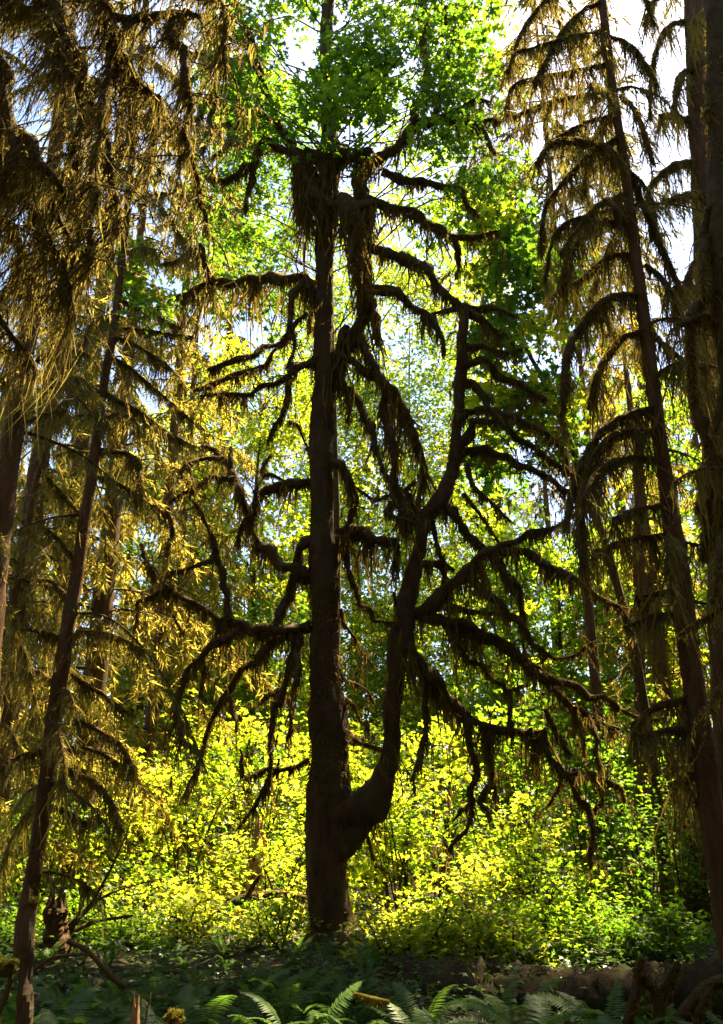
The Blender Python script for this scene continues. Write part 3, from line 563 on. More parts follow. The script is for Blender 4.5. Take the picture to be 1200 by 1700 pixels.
t3, S3 = make_conifer('mossy_tree', 'knobbly trunk thick with olive moss cut off by the right edge', [(1300, 1800, 30), (1262, 1300, 30), (1235, 900, 28), (1212, 600, 30), (1200, 450, 34), (1196, 300, 28), (1190, 180, 26), (1188, 60, 24), (1186, -60, 22), (1180, -300, 16)], 8.0, [
 [(1198, 372, 12), (1176, 392, 14), (1166, 430, 12), (1168, 480, 6)], [(1196, 120, 10), (1178, 140, 12), (1172, 190, 8)], [(1205, 860, 12), (1192, 920, 12), (1182, 1000, 6)], [(1205, 470, 16), (1165, 500, 15), (1146, 545, 14), (1150, 620, 13), (1162, 690, 14), (1178, 735, 15), (1186, 765, 14), (1170, 800, 12), (1158, 850, 8)], [(1200, 330, 12), (1180, 345, 12), (1168, 380, 10), (1165, 430, 8)], [(1190, 540, 12), (1170, 530, 14), (1130, 538, 9)], [(1195, 760, 12), (1180, 790, 14), (1175, 860, 12), (1168, 930, 6)], [(1200, 640, 9), (1190, 680, 9), (1186, 720, 5)], [(1200, 810, 12), (1195, 880, 12), (1190, 960, 6)], [(1255, 900, 8), (1200, 1005, 5), (1160, 1030, 4), (1125, 1055, 2)], [(1250, 1130, 7), (1200, 1140, 8), (1180, 1180, 5)]],
 4, (3, 9), (.6, 1.3), ('branch', 'moss'), 'branch', .24, tw_m=10, needles=3, lump=.16, mossmat='moss_sunlit', traced_amp=.4, trunk_k=.66)

# conifers on the left
make_conifer('conifer_tree', 'slim leaning conifer with bare reddish trunk and drooping sprays, left of the maple', [(38, 1590, 26), (42, 1530, 23), (56, 1450, 20), (76, 1300, 19), (96, 1150, 19), (116, 1020, 18), (131, 930, 16), (146, 830, 14), (160, 730, 12), (175, 620, 11), (190, 540, 10), (205, 400, 9), (220, 250, 8), (238, 50, 7), (250, -150, 5)], 13.0, [
 [(162, 745, 5), (200, 750, 6), (230, 766, 7), (237, 800, 6), (234, 835, 4)], [(184, 590, 5), (215, 610, 5), (250, 640, 5), (282, 666, 4), (322, 702, 2)], [(170, 650, 6), (228, 682, 6), (270, 712, 5), (325, 742, 3)], [(165, 690, 5), (205, 690, 5), (240, 720, 3)], [(152, 790, 5), (190, 802, 5), (235, 832, 6), (264, 850, 8), (285, 872, 7), (275, 922, 4)], [(112, 1190, 5), (160, 1210, 5), (196, 1232, 5), (225, 1275, 3)], [(106, 1240, 5), (160, 1245, 5), (222, 1285, 4)], [(118, 1120, 4), (160, 1145, 4), (225, 1190, 3)], [(128, 1045, 4), (190, 1055, 4), (240, 1082, 2)], [(192, 560, 5), (225, 575, 5), (270, 605, 4), (305, 640, 3)], [(90, 1270, 5), (130, 1285, 6), (180, 1320, 5), (205, 1380, 3)], [(80, 1340, 5), (110, 1345, 5), (150, 1370, 4)],
 [(148, 872, 4), (112, 832, 4), (75, 792, 3)], [(132, 945, 4), (105, 905, 5), (60, 862, 3)], [(108, 1060, 5), (60, 1050, 5), (8, 1040, 3)], [(97, 1135, 4), (50, 1112, 4), (-5, 1122, 2)], [(70, 1245, 4), (30, 1256, 4), (-5, 1278, 3)], [(165, 750, 3), (120, 752, 3), (92, 755, 2)], [(175, 680, 3), (130, 690, 3), (80, 700, 2)], [(120, 1000, 5), (85, 965, 5), (55, 960, 3)], [(205, 545, 4), (260, 552, 4), (320, 560, 3)], [(205, 500, 4), (250, 520, 4), (300, 545, 3)]],
 34, (.9, 16), (.7, 2.7), moss=.3, tw_m=24, mossmat='moss_sunlit', droop=(.15, 1.1))
make_conifer('conifer_tree', 'thick dark conifer trunk behind moss curtains at the left edge', [(-50, 1590, 34), (-30, 1250, 32), (-8, 950, 29), (15, 760, 27), (38, 600, 24), (60, 480, 22), (85, 300, 18), (110, 100, 15), (125, -80, 13), (150, -350, 9)], 11.0, [
 [(30, 590, 5), (15, 580, 5), (-10, 560, 4)], [(45, 700, 4), (75, 690, 5), (110, 680, 3)], [(60, 600, 5), (100, 580, 5), (150, 590, 3)]],
 26, (3.5, 15), (1.2, 2.6), moss=.34, tw_m=24, mossmat='moss_sunlit')
make_conifer('conifer_tree', 'thin sapling conifer between the two left trunks', [(-20, 1330, 9), (5, 1090, 9), (30, 960, 9), (45, 880, 9), (60, 800, 8), (78, 740, 7), (98, 620, 6), (120, 450, 5), (135, 300, 4)], 16.0, [
 [(62, 800, 3), (110, 830, 4), (132, 850, 3)], [(45, 880, 3), (85, 905, 3), (110, 930, 2)], [(30, 960, 4), (80, 975, 5), (110, 985, 3)], [(20, 1035, 4), (60, 1050, 4), (100, 1058, 2)]],
 30, (2, 16), (.9, 1.8), moss=.22, tw_m=24, mossmat='moss_sunlit')
print('conifers', sum(len(o.data.polygons) for o in bpy.data.objects if o.type == 'MESH'))

# near tree whose moss curtains hang into the upper left corner
near = thing('mossy_tree', 'near tree hanging long brown moss curtains into the upper left corner', 'tree')
g = G(); Sn = spline(path([(-330, 2300, 60), (-260, 1700, 56), (-200, 1000, 52), (-150, 500, 48), (-110, 150, 44), (-80, -150, 40), (-50, -500, 34)], 6.6), .2)
tube(g, Sn, 18, .08, flute=.04); g.build('trunk', M['bark'], near)
for pts, ml, pm in [
 ([(-100, -60, 20), (0, -10, 22), (60, 22, 22), (118, 80, 22), (146, 165, 20), (142, 230, 24), (135, 290, 18), (140, 350, 10)], .7, 16), ([(-130, 120, 16), (-20, 180, 16), (40, 222, 14), (62, 262, 14), (96, 302, 12), (132, 336, 10), (150, 372, 8), (152, 430, 5)], .8, 16),
 ([(-60, -260, 18), (80, -120, 18), (165, -5, 16), (190, 30, 16), (205, 82, 17), (226, 132, 17), (232, 175, 12), (236, 220, 6)], .6, 15), ([(-50, -300, 20), (100, -90, 18), (180, 60, 16), (216, 106, 16), (250, 150, 15), (276, 192, 13), (310, 236, 9), (325, 272, 7), (336, 332, 5), (346, 385, 3)], .34, 12),
 ([(-40, -330, 20), (120, -60, 16), (200, 22, 15), (260, 26, 14), (310, 20, 16), (336, 24, 12)], .5, 15), ([(285, 25, 12), (304, 80, 13), (306, 150, 13), (296, 212, 11), (290, 262, 6)], .5, 14), ([(-110, 0, 22), (-40, 60, 24), (10, 120, 26), (20, 220, 26), (10, 320, 18)], .9, 16),
 ([(-120, 240, 16), (-40, 330, 16), (20, 380, 16), (40, 440, 12), (50, 500, 8)], .8, 16), ([(-120, 200, 14), (0, 260, 14), (60, 380, 14), (100, 440, 10), (120, 520, 6)], .8, 15), ([(-80, -150, 16), (60, -60, 16), (110, 20, 16), (125, 60, 18), (128, 130, 12)], .9, 16),
 ([(-60, -260, 16), (100, -160, 14), (220, -60, 12), (300, -30, 10), (360, 0, 8), (368, 60, 10), (372, 120, 5)], .6, 12), ([(-130, 330, 12), (-30, 470, 12), (20, 560, 10), (60, 620, 6)], .6, 13), ([(200, 60, 8), (180, 150, 9), (170, 240, 8), (160, 330, 5)], .7, 13), ([(260, 160, 8), (255, 220, 9), (240, 300, 7)], .6, 12), ([(100, 300, 8), (120, 400, 9), (140, 470, 6)], .6, 12), ([(150, 170, 10), (170, 220, 10), (190, 300, 8), (200, 370, 5)], .6, 12)]:
    add_branch(near, pts, 6.6, ml * .5, pm * 1.3, 2.2, 1.0, ('branch', 'moss_near'), .28, 1500, .06, 'branch', k=26, wid=.008, lean=(-.22, 0), spread=.09, fatten=.5, cd=17, cl=.75, fw=.009)
print('near', sum(len(o.data.polygons) for o in bpy.data.objects if o.type == 'MESH'))

# ------------------------------------------------------------------ leafy maples behind
def bg_maple(label, px, Y, boxes, material, n, size, trunk_r=.09, lean=0, objs=0, group='leafy maples behind the clearing', kind='maple_lo', every=1, dens=1.75, rec=.33):
    root = thing('maple_tree', label, 'tree', group)
    b = at(px, 1400, Y); top = max(at(0, bx[1][0], Y)[2] for bx in boxes); x0 = b[0]; gz = float(ground_z(x0, Y))
    T = spline([(x0, Y, gz - .2, trunk_r * 1.3), (x0 + .1 + lean * .1, Y, gz + top * .3, trunk_r), (x0 - .15 + lean * .4, Y + .1, gz + top * .6, trunk_r * .7), (x0 + lean, Y, gz + top * .8, trunk_r * .15)], .4)
    g = G(); tube(g, T, 10, .1); g.build('trunk', M['branch'], root)
    pads = []
    for bx in boxes: pads += box_pads(int(bx[4] * dens), bx[0], bx[1], (Y + bx[2][0], Y + bx[2][1]), bx[3], rec)
    crown(root, pads, n, size * 1.15, material, kind, .7, objs, mix=[('maple_leaf', .3), ('shade_leaf', .12)] if material in ('sun_leaf', 'shrub_leaf') else [('sun_leaf', .12)]); pad_limbs(root, pads, T, .022, every=2)
    return root

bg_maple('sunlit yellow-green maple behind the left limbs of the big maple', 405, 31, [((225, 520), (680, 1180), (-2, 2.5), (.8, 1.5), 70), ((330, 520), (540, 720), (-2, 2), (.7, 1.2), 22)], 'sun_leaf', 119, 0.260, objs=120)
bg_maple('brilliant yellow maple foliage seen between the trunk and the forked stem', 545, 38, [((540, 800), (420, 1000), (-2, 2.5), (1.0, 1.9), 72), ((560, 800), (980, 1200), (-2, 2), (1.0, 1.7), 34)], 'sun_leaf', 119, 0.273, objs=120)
bg_maple('deep green maple crown between the big maple and the right conifer', 1100, 16.8, [((800, 950), (390, 800), (-1.3, 1.4), (.42, .85), 46), ((760, 880), (290, 420), (-1, 1.5), (.45, .8), 10)], 'shade_leaf', 110, 0.221, objs=120, dens=.9, rec=0, lean=-2.4)
bg_maple('tall thin-leaved maple against the sky at upper left', 538, 23, [((325, 520), (120, 520), (-2, 2), (.5, 1.0), 34)], 'shade_leaf', 88, 0.195, objs=60)
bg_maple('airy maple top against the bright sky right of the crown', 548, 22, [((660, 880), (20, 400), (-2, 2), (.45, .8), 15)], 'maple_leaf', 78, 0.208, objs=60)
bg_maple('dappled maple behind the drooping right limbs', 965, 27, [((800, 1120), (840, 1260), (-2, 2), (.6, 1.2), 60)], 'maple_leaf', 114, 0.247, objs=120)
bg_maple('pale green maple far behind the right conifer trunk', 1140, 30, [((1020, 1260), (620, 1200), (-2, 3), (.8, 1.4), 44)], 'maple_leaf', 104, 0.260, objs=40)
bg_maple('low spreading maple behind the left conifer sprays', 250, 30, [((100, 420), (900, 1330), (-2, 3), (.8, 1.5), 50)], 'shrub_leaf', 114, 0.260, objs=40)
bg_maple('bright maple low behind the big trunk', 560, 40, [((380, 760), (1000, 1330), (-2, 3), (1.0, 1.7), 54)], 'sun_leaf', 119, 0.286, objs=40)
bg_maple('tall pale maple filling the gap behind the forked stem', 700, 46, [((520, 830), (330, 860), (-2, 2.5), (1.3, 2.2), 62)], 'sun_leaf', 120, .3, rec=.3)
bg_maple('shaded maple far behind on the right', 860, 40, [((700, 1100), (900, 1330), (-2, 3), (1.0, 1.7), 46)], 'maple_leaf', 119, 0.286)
print('maples', sum(len(o.data.polygons) for o in bpy.data.objects if o.type == 'MESH'))

# ------------------------------------------------------------------ conifers behind
FARSET = {}
def far_conifer(label, px, Y, H, Lb, n, material='needle_sunlit', group='tall conifers behind the clearing', r=.25, z0=1.5, tw_m=9, tw_len=.6, lean=0.0, variant=None, nw=1.0):
    root = thing('conifer_tree', label, 'tree', group); b = at(px, 1400, Y); x0 = b[0]; gz = float(ground_z(x0, Y))
    T = spline([(x0, Y, gz - .3, r * 1.2), (x0 + lean * .3, Y, gz + H * .3, r), (x0 + lean * .7, Y, gz + H * .7, r * .55), (x0 + lean, Y, gz + H, .03)], .6)
    if variant is not None and variant in FARSET:
        for nm, me, (bx, bY, bz, bH) in FARSET[variant]:
            o = bpy.data.objects.new(nm, me); COL.objects.link(o); o.parent = root; k = H / bH; o.scale = (k, k, k); o.location = (x0 - bx * k, Y - bY * k, gz - bz * k)
            if nm != 'trunk': tag(o, kind='stuff')
        return root
    g = G(); tube(g, T, 9, .06); tk = g.build('trunk', M['bark_red'], root)
    gb = G(); gn = G()
    for i in range(n):
        z = gz + z0 + (H - z0) * (i + rng.uniform(0, 1)) / n; j = int(np.argmin(np.abs(T[:, 2] - z))); a = rng.uniform(0, 6.283)
        L = Lb * (1 - .75 * (z - gz) / H) * rng.uniform(.6, 1.25); Q = droop_path(T[j, :3], a, L, .03, rng.uniform(0, .2), rng.uniform(.25, .6)); tube(gb, Q, 4, .1, cap=False)
        P = Q[:, :3]; k = max(3, int(tw_m * L)); tt = rng.uniform(.08, 1, k) * (len(P) - 1); i0 = np.minimum(tt.astype(int), len(P) - 2); bs = P[i0] + (P[i0 + 1] - P[i0]) * (tt - i0)[:, None]
        D = rng.normal(0, .5, (k, 3)); D[:, 2] = -rng.uniform(.5, 1.1, k); D += (P[-1] - P[0])[None] / L * .4; D *= (tw_len * rng.uniform(.4, 1.2, k) / np.linalg.norm(D, axis=1))[:, None]
        ii = np.repeat(np.arange(k), 16); rt = bs[ii] + D[ii] * rng.uniform(0, .9, (len(ii), 1)); nd = D[ii] * .35 + rng.normal(0, .09, (len(ii), 3))
        strands(gn, rt, nd, rng.uniform(.022, .06, len(ii)) * nw, .1, 0, 1)
    ob = tag(gb.build('branches', M['branch'], root), kind='stuff'); on = tag(gn.build('needles', M[material], root, False), kind='stuff')
    if variant is not None: FARSET[variant] = [(o.name.split('.')[0], o.data, (x0, Y, gz, H)) for o in (tk, ob, on)]
    return root
for i, (lab, x, y, H) in enumerate([('towering conifer added for shade beyond the reddish trunk', 14.6, 28, 48), ('towering conifer added for shade beyond the right edge of the clearing', 17.6, 27, 47)]):  # tall conifers added so their high crowns shade the foreground
    p = at(600, 1400, y); px = 600 + x / (y / (CP + 550 / FPX * SP)) * FPX
    far_conifer(lab, px, y, H, 8.5, 36, 'needle', 'added shade conifers', .24, 34, 9, 1.5, variant='g%d' % (i % 2))
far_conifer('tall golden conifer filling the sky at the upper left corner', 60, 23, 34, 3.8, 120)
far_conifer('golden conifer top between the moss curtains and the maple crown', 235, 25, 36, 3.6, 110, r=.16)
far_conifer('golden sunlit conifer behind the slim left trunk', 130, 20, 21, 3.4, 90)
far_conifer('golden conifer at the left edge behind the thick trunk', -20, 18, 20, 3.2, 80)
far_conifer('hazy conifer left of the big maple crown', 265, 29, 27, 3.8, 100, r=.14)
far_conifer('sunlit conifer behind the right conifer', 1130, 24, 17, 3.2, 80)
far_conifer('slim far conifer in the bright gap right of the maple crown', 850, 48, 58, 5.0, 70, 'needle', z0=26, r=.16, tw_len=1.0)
for i, (px, Yq, H, lab) in enumerate([(1160, 56, 70, 'distant tall conifer behind the reddish right trunk'), (330, 54, 60, 'distant tall conifer showing left of the maple crown')]):
    far_conifer(lab, px, Yq, H, 7.5, 80, 'needle', 'distant tall conifers', .3, 8, 7, 1.5, variant='t', nw=2.6)
far_conifer('lacy conifer close behind the right conifer, high against the sky', 1012, 19.5, 27, 5.6, 64, 'needle', None, .11, 15, 9, .7)
far_conifer('bluish tall conifer top against the sky at upper right', 1090, 40, 44, 4.2, 90, 'needle', z0=13, tw_len=.9)
far_conifer('tall conifer behind the upper right boughs', 1040, 34, 36, 3.0, 44, 'needle', z0=18, r=.16)
for i, (px, Y, H) in enumerate([(40, 40, 24), (170, 46, 22), (290, 44, 24), (400, 50, 27), (500, 46, 26), (590, 54, 28), (680, 48, 23), (770, 55, 28), (860, 47, 24), (950, 52, 26), (1040, 46, 20), (1150, 44, 22), (1250, 40, 24), (-70, 34, 24)]):
    far_conifer('conifer in the far dim row behind the maples', px, Y, H, 4.6, 60, 'needle', 'far row of conifers', .3, .4, 13, 1.0, variant=i % 4)
print('far conifers', sum(len(o.data.polygons) for o in bpy.data.objects if o.type == 'MESH'))

# unseen wood added behind and beside the viewpoint to block sky light and sun
def wood():
    g = G()
    edge = [(12.8, 21, 44), (14.2, 17, 42), (16, 24, 45), (14.2, 27, 31), (12.6, 24.5, 24)]  # unseen trees added to shade the right-hand conifers and shrubs
    for q in range(60):
        a = rng.uniform(R(-215), R(35)); d = rng.uniform(9, 24); x, y = math.cos(a) * d, math.sin(a) * d + 2
        if q >= 5 and y > 3 and abs(x) < 9.5 + .25 * y: continue
        H = rng.uniform(16, 30)
        if q < 5: x, y, H = edge[q]
        gz = float(ground_z(x, y)); tube(g, spline([(x, y, gz - .2, .4), (x + .2, y, gz + H * .5, .3), (x, y, gz + H, .05)], 2.0), 8, .08, 1)
        n = 1500; t = rng.uniform(.04, 1, n); r = (3.6 * (1 - t) + .5) * np.sqrt(rng.uniform(0, 1, n)); b = rng.uniform(0, 6.283, n)
        P = np.stack((x + np.cos(b) * r, y + np.sin(b) * r, gz + t * H - r * .35), -1); D = rng.normal(0, .3, (n, 3)); D[:, 2] -= .5
        strands(g, P, D, rng.uniform(.2, .45, n), .1, 0, 1)
    tag(g.build('added_shade_wood', [M['needle'], M['bark_red']], None, False), 'unseen conifer wood added behind and beside the viewpoint for shade', 'wood', kind='stuff')
wood()

# ------------------------------------------------------------------ shrubs in the clearing
def shrub(label, px, Y, H, W, npads, n, size, material, group, kind='maple_lo', pad=(.4, .8)):
    b = at(px, 1500, Y); x0 = b[0]; gz = float(ground_z(x0, Y)); root = thing('shrub', label, 'shrub', group)
    g = G(); pads = []
    for i in range(npads):
        a = rng.uniform(0, 6.283); h = H * rng.uniform(.12, 1) ; rr = W * rng.uniform(.1, 1) * (.5 + .5 * math.sin(min(1, h / H + .25) * 2.6))
        c = np.array((x0 + math.cos(a) * rr, Y + math.sin(a) * rr * .7, gz + h)); pads.append((c, rng.uniform(*pad)))
        if i % 2 == 0:
            s0 = np.array((x0 + rng.normal(0, .15), Y + rng.normal(0, .15), gz - .05)); md = s0 * .45 + c * .55 + (0, 0, .25 * h)
            tube(g, spline([np.append(s0, .022), np.append(md, .014), np.append(c, .006)], .3), 5, .08, cap=False)
    g.build('stems', M['branch'], root); crown(root, pads, int(n * .9), size * 1.9, material, kind, .5, mix=[('maple_leaf', .25), ('shade_leaf', .10), ('sun_leaf', .2)] if material == 'shrub_leaf' else [('maple_leaf', .3), ('shade_leaf', .12)])
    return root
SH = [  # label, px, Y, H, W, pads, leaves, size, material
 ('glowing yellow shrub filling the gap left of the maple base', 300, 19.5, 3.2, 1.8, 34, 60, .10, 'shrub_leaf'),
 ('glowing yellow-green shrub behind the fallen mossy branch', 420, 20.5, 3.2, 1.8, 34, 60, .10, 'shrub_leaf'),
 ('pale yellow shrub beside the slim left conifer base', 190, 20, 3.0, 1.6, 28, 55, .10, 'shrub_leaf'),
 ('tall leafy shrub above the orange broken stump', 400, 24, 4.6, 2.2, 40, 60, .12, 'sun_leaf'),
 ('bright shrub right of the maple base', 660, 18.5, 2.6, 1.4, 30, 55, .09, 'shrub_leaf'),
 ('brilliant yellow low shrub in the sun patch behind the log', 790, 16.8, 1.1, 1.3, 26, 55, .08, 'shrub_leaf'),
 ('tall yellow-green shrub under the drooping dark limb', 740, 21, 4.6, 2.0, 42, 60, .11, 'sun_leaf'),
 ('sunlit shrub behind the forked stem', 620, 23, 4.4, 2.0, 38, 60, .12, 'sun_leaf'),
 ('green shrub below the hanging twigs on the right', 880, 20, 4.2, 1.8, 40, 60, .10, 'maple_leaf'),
 ('dim green shrub in the shade at right', 980, 19, 3.9, 1.7, 40, 60, .09, 'shade_leaf'),
 ('dark shrub beside the shaded trunk at right', 1070, 17.5, 2.7, 1.5, 34, 60, .08, 'shade_leaf'),
 ('shaded shrub at the foot of the right conifer', 1160, 16, 2.0, 1.3, 26, 50, .08, 'shade_leaf'),
 ('low green shrub behind the middle of the log', 920, 15.6, 1.2, 1.0, 20, 50, .07, 'maple_leaf'),
 ('small leafy shrub left of the tree stump in the shade', 860, 17.5, 2.2, 1.1, 24, 50, .08, 'shrub_leaf'),
 ('sunny shrub far left behind the conifer base', 60, 19, 2.6, 1.6, 26, 55, .10, 'shrub_leaf'),
 ('leafy shrub at the left edge of the clearing', -20, 17, 2.2, 1.4, 24, 50, .09, 'maple_leaf'),
 ('low bright shrub just left of the maple root flare', 460, 17.5, 1.5, 1.2, 24, 55, .08, 'shrub_leaf'),
 ('tall green shrub at far right behind the conifer', 1120, 22, 5.0, 2.0, 40, 60, .12, 'maple_leaf'),
 ('low lit shrub in front of the left stump', 250, 16.6, 1.0, 1.2, 20, 50, .07, 'shrub_leaf'),
 ('wide yellow shrub deep in the clearing', 520, 27, 4.6, 2.6, 40, 60, .13, 'sun_leaf'),
 ('tall sunlit shrub deep in the clearing on the left', 270, 26, 5.0, 2.4, 40, 60, .13, 'sun_leaf'),
 ('dappled shrub deep behind the right limbs', 850, 27, 5.4, 2.6, 44, 60, .13, 'sun_leaf'),
 ('dappled green shrub beyond the shaded trunk', 1010, 26, 5.6, 2.6, 44, 60, .13, 'maple_leaf'),
]
for a in SH: shrub(*a, 'shrubs in the clearing')
LOW = [('low leafy tuft at the left end of the fallen branch', 205, 14.6, 'maple_leaf'), ('low leafy tuft under the middle of the fallen branch', 330, 14.8, 'shrub_leaf'), ('small bright tuft between the fallen branch and the maple roots', 455, 14.6, 'shrub_leaf'), ('yellow tuft in the sun patch right of the maple roots', 690, 15.0, 'shrub_leaf'), ('glowing low tuft just behind the log hummock', 745, 14.4, 'shrub_leaf'),
 ('glowing low tuft behind the log, right of the sun patch', 830, 14.6, 'shrub_leaf'), ('green tuft behind the log below the dim shrubs', 905, 14.0, 'maple_leaf'), ('dim tuft behind the log near the rotten stump', 1010, 13.8, 'shade_leaf'), ('dim tuft behind the log beside the right conifer foot', 1110, 13.4, 'shade_leaf'), ('low tuft between the dark stump and the fallen branch', 140, 14.6, 'maple_leaf'), ('yellow tuft close behind the hummock, nearest the maple', 655, 13.6, 'shrub_leaf'), ('yellow tuft between the hummock and the sun patch', 715, 13.2, 'shrub_leaf'), ('sunlit tuft topping the middle of the log', 785, 13.3, 'shrub_leaf'), ('sunlit tuft over the log beside the green tuft', 865, 13.1, 'shrub_leaf'), ('low tuft at the foot of the left edge trunks', 10, 14.4, 'shade_leaf')]
for lab, px, Yq, mt in LOW: shrub(lab, px, Yq, .62, .75, 15, 70, .06, mt, 'low leafy tufts', pad=(.28, .5))
print('shrubs', sum(len(o.data.polygons) for o in bpy.data.objects if o.type == 'MESH'))

# ------------------------------------------------------------------ stumps, snags, log, fallen branches
def snag(name, label, cat, pts, Y, bark, moss_top=None, jag=.12, sides=18, top_mat='moss_green', moss_n=900):
    root = thing(name, label, cat); S = spline(path(pts, Y), .035); sides = 18; g = G(); tube(g, S, sides, .2, flute=.10, cap=False)
    n = sides; e = S[-1]; a = np.linspace(0, 6.283, n, endpoint=False); V = []; F = []
    base = g.v[-1][-n:]; c = base.mean(0)
    tip = c + (base - c) * .72; tip[:, 2] += jag * rng.uniform(.0, 2.2, n); ins = c + (base - c) * .3; ins[:, 2] += jag * rng.uniform(-.3, .6, n)
    V = np.vstack((base, tip, ins, c[None])); j = np.arange(n); k = (j + 1) % n
    g.add(V, np.stack((2 * n + j, 2 * n + k, np.full(n, 3 * n)), -1), np.vstack((np.stack((j, k, n + k, n + j), -1), np.stack((n + j, n + k, 2 * n + k, 2 * n + j), -1))))
    o = g.build('trunk', M[bark], root, False)
    if moss_top:
        moss_n *= 3; gm = G(); cc = at(*moss_top[:2], Y); rr = moss_top[2] * mpp(moss_top[1], Y)
        d = rng.normal(0, 1, (moss_n, 3)); d /= np.linalg.norm(d, axis=1)[:, None]; d[:, 2] = np.where(d[:, 2] < -.3, -d[:, 2], d[:, 2])
        rr_ = rr * rng.uniform(.5, 1, moss_n); lob = 1 + .28 * np.sin(d[:, :1] * 5 + 1) * np.sin(d[:, 2:] * 6) ; strands(gm, cc + d * rr_[:, None] * lob * (1, 1, .8), d * rr * .12 + rng.normal(0, rr * .1, (moss_n, 3)) - np.array((0, 0, rr * .12)), np.full(moss_n, rr * .1), .1, 0, 1)
        B = spline([np.append(cc - (0, 0, rr * .8), rr * .5), np.append(cc, rr * .85), np.append(cc + (0, 0, rr * .6), rr * .3)], rr * .2); tube(gm, B, 14, .3)
        tag(gm.build('moss_cap', M[top_mat], root, False), kind='stuff')
    return root
snag('snag_post', 'upright dead post with mossy head at lower left', 'snag', [(36, 2050, 15), (38, 1850, 14), (39, 1740, 13), (40, 1690, 12), (41, 1650, 12.5), (42, 1620, 11.5), (43, 1585, 12), (44, 1560, 11), (46, 1530, 11), (47, 1505, 10), (48, 1488, 7)], 5.0, 'bark_grey', (53, 1497, 11), .03, moss_n=700)
snag('mossy_stub', 'curved stick with glowing yellow moss knob at the left edge', 'snag', [(-20, 1900, 7), (-8, 1720, 6), (6, 1660, 5), (18, 1625, 4), (14, 1612, 4)], 5.0, 'bark_grey', (10, 1606, 17), .02, moss_n=900)
snag('mossy_stub', 'splintered orange wooden stub at the bottom edge', 'snag', [(222, 1850, 9), (223, 1760, 8), (224, 1700, 8), (226, 1676, 6)], 5.0, 'bare', None, .04)
snag('mossy_stub', 'rounded stub with yellow moss cap at the bottom edge', 'snag', [(282, 1850, 14), (284, 1760, 13), (286, 1705, 12), (288, 1692, 11)], 5.0, 'bare', (291, 1688, 15), .03, moss_n=700)
snag('stump', 'dark stump beside the slim left conifer', 'stump', [(94, 1600, 26), (93, 1565, 21), (92, 1535, 19), (90, 1515, 24), (92, 1505, 20)], 13.6, 'bark', None, .12)
snag('broken_stump', 'orange broken stump glowing among the shrubs left of the maple', 'stump', [(420, 1500, 14), (421, 1470, 12), (425, 1430, 12), (428, 1400, 11), (430, 1388, 9)], 17.4, 'bare', None, .2)
snag('stump', 'dark rotten stump with lit moss ledge in the shade on the right', 'stump', [(945, 1640, 34), (944, 1580, 30), (945, 1545, 28), (950, 1528, 22)], 15.6, 'log', (975, 1540, 16), .1)
snag('snag', 'shaded dead trunk standing behind the right conifer', 'snag', [(1150, 1620, 26), (1150, 1560, 22), (1152, 1480, 20), (1154, 1400, 19), (1152, 1300, 18), (1148, 1180, 16), (1140, 1040, 14)], 17, 'bark', None, .3)
snag('snag', 'slim dead trunk right of the forked stem in the far shade', 'snag', [(1068, 1500, 10), (1066, 1300, 10), (1062, 1130, 9), (1060, 900, 8), (1060, 700, 7)], 20, 'bark_red', None, .3)

def stick(name, label, cat, lines, Y, material, moss=0, fz=0, tw=0, amp=.4, group=None, lump=.14, drop=8):
    root = thing(name, label, cat, group); gm = G()
    for i, pts in enumerate(lines):
        g = G(); Q = spline(path(wander(pts, amp), Y), .06); tube(g, Q, 7, lump)
        if tw: twigs(g, Q, tw, .35, .007, moss=gm if moss else None, down=-.3)
        if moss: drape(gm, Q, drop, moss, .02, k=12)
        if fz: fuzz(gm, Q, fz, .03)
        g.build('limb', M[material], root)
    if gm.n: tag(gm.build('moss', M['moss'], root, False), kind='stuff')
    return root
stick('fallen_branch', 'long fallen mossy branch rising from the ferns left of the maple', 'branch', [[(215, 1568, 6), (270, 1552, 7), (330, 1532, 7), (372, 1508, 7), (410, 1490, 7), (470, 1484, 5), (525, 1496, 4)], [(372, 1508, 4), (350, 1530, 4), (340, 1552, 3)], [(410, 1490, 4), (420, 1470, 4), (432, 1452, 2)]], 15.4, 'branch', .2, 900, 3.5)
stick('dead_branch', 'tangle of thin dead sticks leaning by the dark stump', 'branch', [[(105, 1545, 4), (150, 1500, 3), (190, 1430, 2), (215, 1370, 1)], [(110, 1550, 4), (160, 1530, 3), (220, 1520, 2)], [(112, 1545, 4), (170, 1490, 2), (240, 1465, 1)], [(118, 1550, 3), (140, 1490, 2), (150, 1440, 1)]], 13.8, 'branch', 0, 80, 2)
stick('fallen_branch', 'bare brown stick sloping down through the dark ferns', 'branch', [[(112, 1562, 4), (140, 1575, 4), (165, 1600, 4.5), (190, 1626, 5), (207, 1640, 4)], [(40, 1630, 2.5), (68, 1602, 3), (95, 1588, 3), (150, 1584, 2)]], 8.6, 'bark_red', 0, 30, .5, .2)
stick('dry_twig', 'thin pale upright twig at the bottom edge', 'twig', [[(236, 1760, 2.2), (242, 1690, 1.8), (248, 1662, 1.4), (250, 1648, .8)], [(244, 1675, 1), (240, 1662, .8)]], 5.0, 'bark_grey', 0, 0, 0, .02)
stick('mossy_stick', 'short yellow mossy stick lying among ground leaves', 'branch', [[(588, 1650, 3), (606, 1656, 5), (625, 1662, 6), (645, 1664, 4)]], 8.4, 'moss_green', 0, 500, 0, .1)
stick('dead_branch', 'hanging dead branch among shrubs right of the trunk base', 'branch', [[(690, 1500, 3), (703, 1520, 6), (712, 1545, 6), (722, 1560, 4)], [(706, 1520, 3), (730, 1535, 2)]], 17, 'branch', .1, 120, 1)
